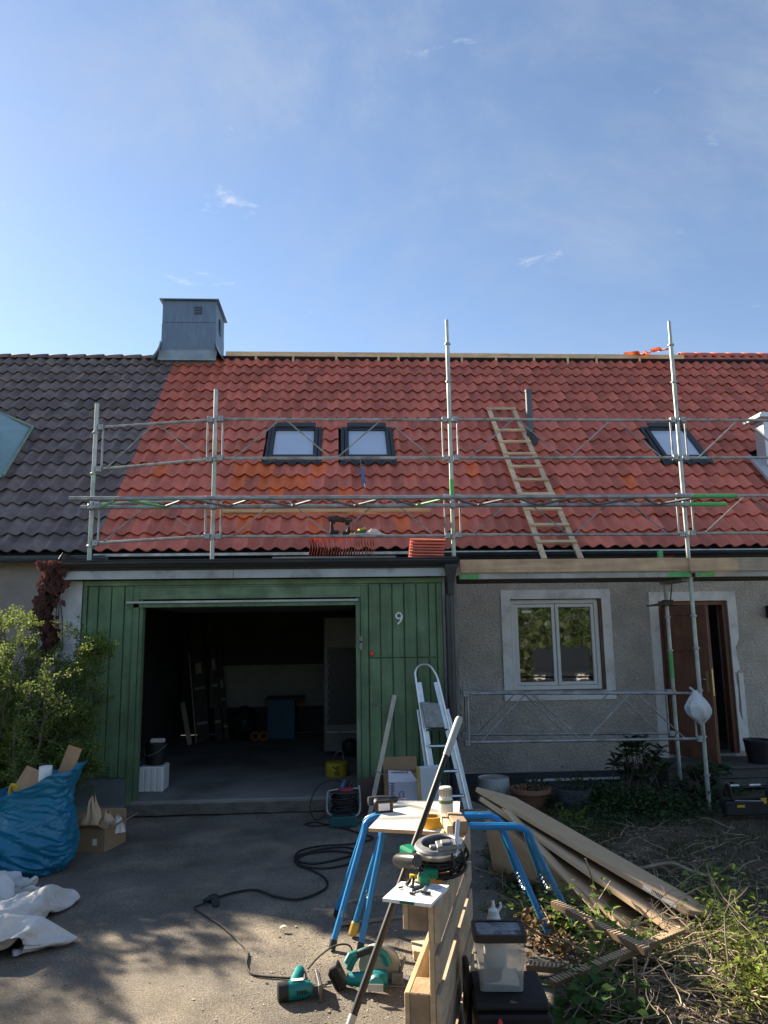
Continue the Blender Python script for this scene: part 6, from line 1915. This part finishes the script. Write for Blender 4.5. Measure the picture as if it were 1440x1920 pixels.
creeper('creeper', 'bright yellow green weeds at the right edge of the twig heap', [(2.3, 4.7), (2.36, 4.55), (2.4, 4.4), (2.25, 4.3)], 760, .02, .055, LY, .11, .11, .55)
creeper('creeper', 'broad creeper leaves near the bottom edge right of the tool case', [(1.15, 4.02), (1.25, 3.95), (1.4, 3.9), (1.3, 4.1), (1.12, 3.85)], 210, .035, .085, leafmat('creeper_leaf_dark', (0.06, 0.12, 0.03), .3), .08, .07)
creeper('creeper', 'bright weeds in the bottom right corner', [(2.0, 4.0), (2.1, 3.95), (2.2, 4.05)], 520, .02, .055, LY, .10, .09, .6)
creeper('creeper', 'round pale creeper leaves at the right edge below the branch', [(2.5, 5.1), (2.55, 5.25), (2.45, 4.95), (2.62, 5.4)], 230, .03, .065, LG, .09, .12)
creeper('creeper', 'scattered green seedlings across the middle of the twig heap', [(1.8, 4.75), (2.0, 4.9), (1.95, 4.6), (2.15, 4.75), (1.85, 4.25), (2.05, 4.3), (2.3, 5.0)], 420, .018, .045, LG, .16, .05)
creeper('creeper', 'brown leaved creeper behind the clear tub', [(1.15, 4.75), (1.2, 4.9), (1.25, 4.6), (1.3, 5.2)], 220, .025, .06, leafmat('brown_creeper_leaf', (0.14, 0.085, 0.035), .4), .07, .08)
creeper('creeper', 'single sprig of pale leaves hanging over the asphalt beside the pallet', [(.95, 5.35), (1.02, 5.42), (1.08, 5.48), (1.13, 5.55)], 22, .03, .05, LG, .015, .02)
creeper('creeper', 'sparse dark creeper along the shaded cardboard sheet', [(1.25, 5.9), (1.2, 6.2), (1.35, 6.4), (1.3, 5.7)], 260, .025, .05, leafmat('ivy_leaf', (0.04, 0.07, 0.026)), .10, .06)

# grit, chips and sawdust lying on the asphalt
mb = MB()
for k in range(2200):
    y = r.uniform(3.7, 8.3)
    x = r.choice((r.uniform(-2.9, edge_x(y)), r.gauss(.2, .4), edge_x(y) - abs(r.gauss(0, .15))))
    if k % 3 == 0:
        x, y = r.gauss(.15, .35), r.gauss(4.5, .5)
    if x > edge_x(y) or x < -3:
        continue
    s_ = r.uniform(.0015, .005) if r.random() < .96 else r.uniform(.005, .009)
    M = Matrix.Translation((x, y, .012 * noise.noise((x * .9, y * .9, 0)) + .05 * max(0, (y - 7.9) / .55) ** 2 + s_ * .4)) @ Matrix.Rotation(r.uniform(0, 6), 4, 'Z') @ Matrix.Rotation(r.uniform(-.4, .4), 4, 'X')
    mb.box((0, 0, 0), (s_ * 2 * r.uniform(.6, 1.6), s_ * 1.4, s_ * r.uniform(.4, 1)), M)
tag(mb.build('grit', mat('grit_chips', (0.30, 0.26, 0.20), rough=0.9, island=0.55)), 'grit, wood chips and sawdust scattered on the driveway', 'grit', kind='stuff')
one(MB().grid(lambda u, v: Vector((-.41 + .05 * u, 5.12 + .03 * v, .02 + .012 * math.sin(3 * u))), 4, 2), 'dry_leaf', mat('pale_dry_leaf', (0.5, 0.44, 0.3), rough=0.8), 'single pale dry leaf on the asphalt left of the trestles', 'leaf', (-.4, 5.13, 0))

# leafy tree just outside the left of the picture; it dapples the driveway
def tree(name, label, loc, h, cr, n, m_, seed, leaf=.06, clumps=60, group=None, trunk_r=.10):
    rr = random.Random(seed)
    t = thing(name, label, 'tree', loc, group=group)
    mb, lf_ = MB(), MB()
    base = Vector(loc)
    tp2 = base + Vector((0, 0, h * .55))
    mb.tube(spline([base, base.lerp(tp2, .5) + Vector((.06, 0, 0)), tp2], 4), [trunk_r * (1 - .06 * i) for i in range(9)], 8)
    cen = base + Vector((0, 0, h - cr[2]))
    for k in range(clumps):
        v = rvec(rr) * rr.uniform(.35, 1.0)
        c = cen + Vector((v.x * cr[0], v.y * cr[1], v.z * cr[2]))
        mb.tube(spline([tp2 + Vector((0, 0, rr.uniform(-.3, .2))), tp2.lerp(c, .5) + rvec(rr) * .1, c], 3), [.02, .018, .015, .012, .009, .006, .004], 4, caps=False)
        cs_ = rr.uniform(.16, .34) * (sum(cr) / 3) ** .6
        for j in range(n // clumps):
            quad_leaf(lf_, c + rvec(rr) * cs_ * rr.random() ** .5, rvec(rr), rr.uniform(.7, 1.2) * leaf, leaf * .62, rr)
    mb.build('trunk', BARK, t)
    lf_.build('crown', m_, t)
    return t
tree('tree', 'small leafy tree standing left of the picture in the neighbour garden', (-5.95, 8.55, 0), 4.0, (.95, .95, .85), 4200, leafmat('tree_leaf', (0.06, 0.10, 0.03), .4), 3, .075, 52)
# wood behind the viewer, mirrored in the window panes
mb = MB()
rr = random.Random(5)
for k in range(52000):
    x = rr.uniform(-6, 17)
    z = -.35 + rr.random() * (3.7 + .8 * noise.noise((x * .4, 0, 3)))
    p = Vector((x, -5.6 - rr.uniform(0, 1.6), z))
    quad_leaf(mb, p, rvec(rr), rr.uniform(.10, .24), rr.uniform(.07, .16), rr)
tag(mb.build('hedge', leafmat('woodland_leaf', (0.10, 0.15, 0.055), .4)), 'tall overgrown hedge behind the viewer, mirrored in the window', 'hedge', kind='stuff')

# car parked behind the viewer, mirrored in the window panes
car = thing('parked_car', 'dark car parked on the street side, seen only mirrored in the window', 'car', (6.7, -3.2, 0))
CARP = mat('dark_car_paint', (0.02, 0.024, 0.03), rough=0.2, var=0.05)
CG = mat('car_glass', (0.01, 0.012, 0.014), rough=0.05)
CMX = Matrix.Translation((6.9, -3.0, -.05)) @ Matrix.Rotation(R(-72), 4, 'Z') @ Matrix.Rotation(R(90), 4, 'X')
side = [(-2.1, .30), (-2.15, .62), (-2.05, .82), (-1.15, .95), (-.55, 1.42), (.85, 1.47), (1.55, 1.02), (2.1, .92), (2.15, .35), (1.75, .28), (-1.7, .28)]
MB().prism(side, -.85, .85, CMX).build('body', CARP, car, bevel=.06, seg=2)
for z_ in (-.853, .845):
    MB().prism([(-1.0, .96), (-.5, 1.36), (.1, 1.39), (.1, .97)], z_, z_ + .008, CMX).build('side_window', CG, car)
    MB().prism([(.16, .97), (.16, 1.39), (.80, 1.40), (1.35, 1.0)], z_, z_ + .008, CMX).build('side_window', CG, car)
for wx_ in (-1.35, 1.3):
    for wz_ in (-.80, .80):
        w_ = MB().lathe([(.2, -.1), (.31, -.1), (.33, -.07), (.33, .07), (.31, .1), (.2, .1)], 24, CMX @ Matrix.Translation((wx_, .33, wz_)))
        wo = w_.build('wheel', RUBBER, car, smooth=True)
        MB().lathe([(.0, -.11), (.19, -.105), (.2, .105), (.0, .11)], 16, CMX @ Matrix.Translation((wx_, .33, wz_))).build('rim', ALU, wo, smooth=True)
for z_ in (-.6, .6):
    MB().box((0, 0, 0), (.06, .14, .34), CMX @ Matrix.Translation((-2.11, .66, z_))).build('headlight', mat('headlight_lens', (0.8, 0.8, 0.8), rough=0.1), car)
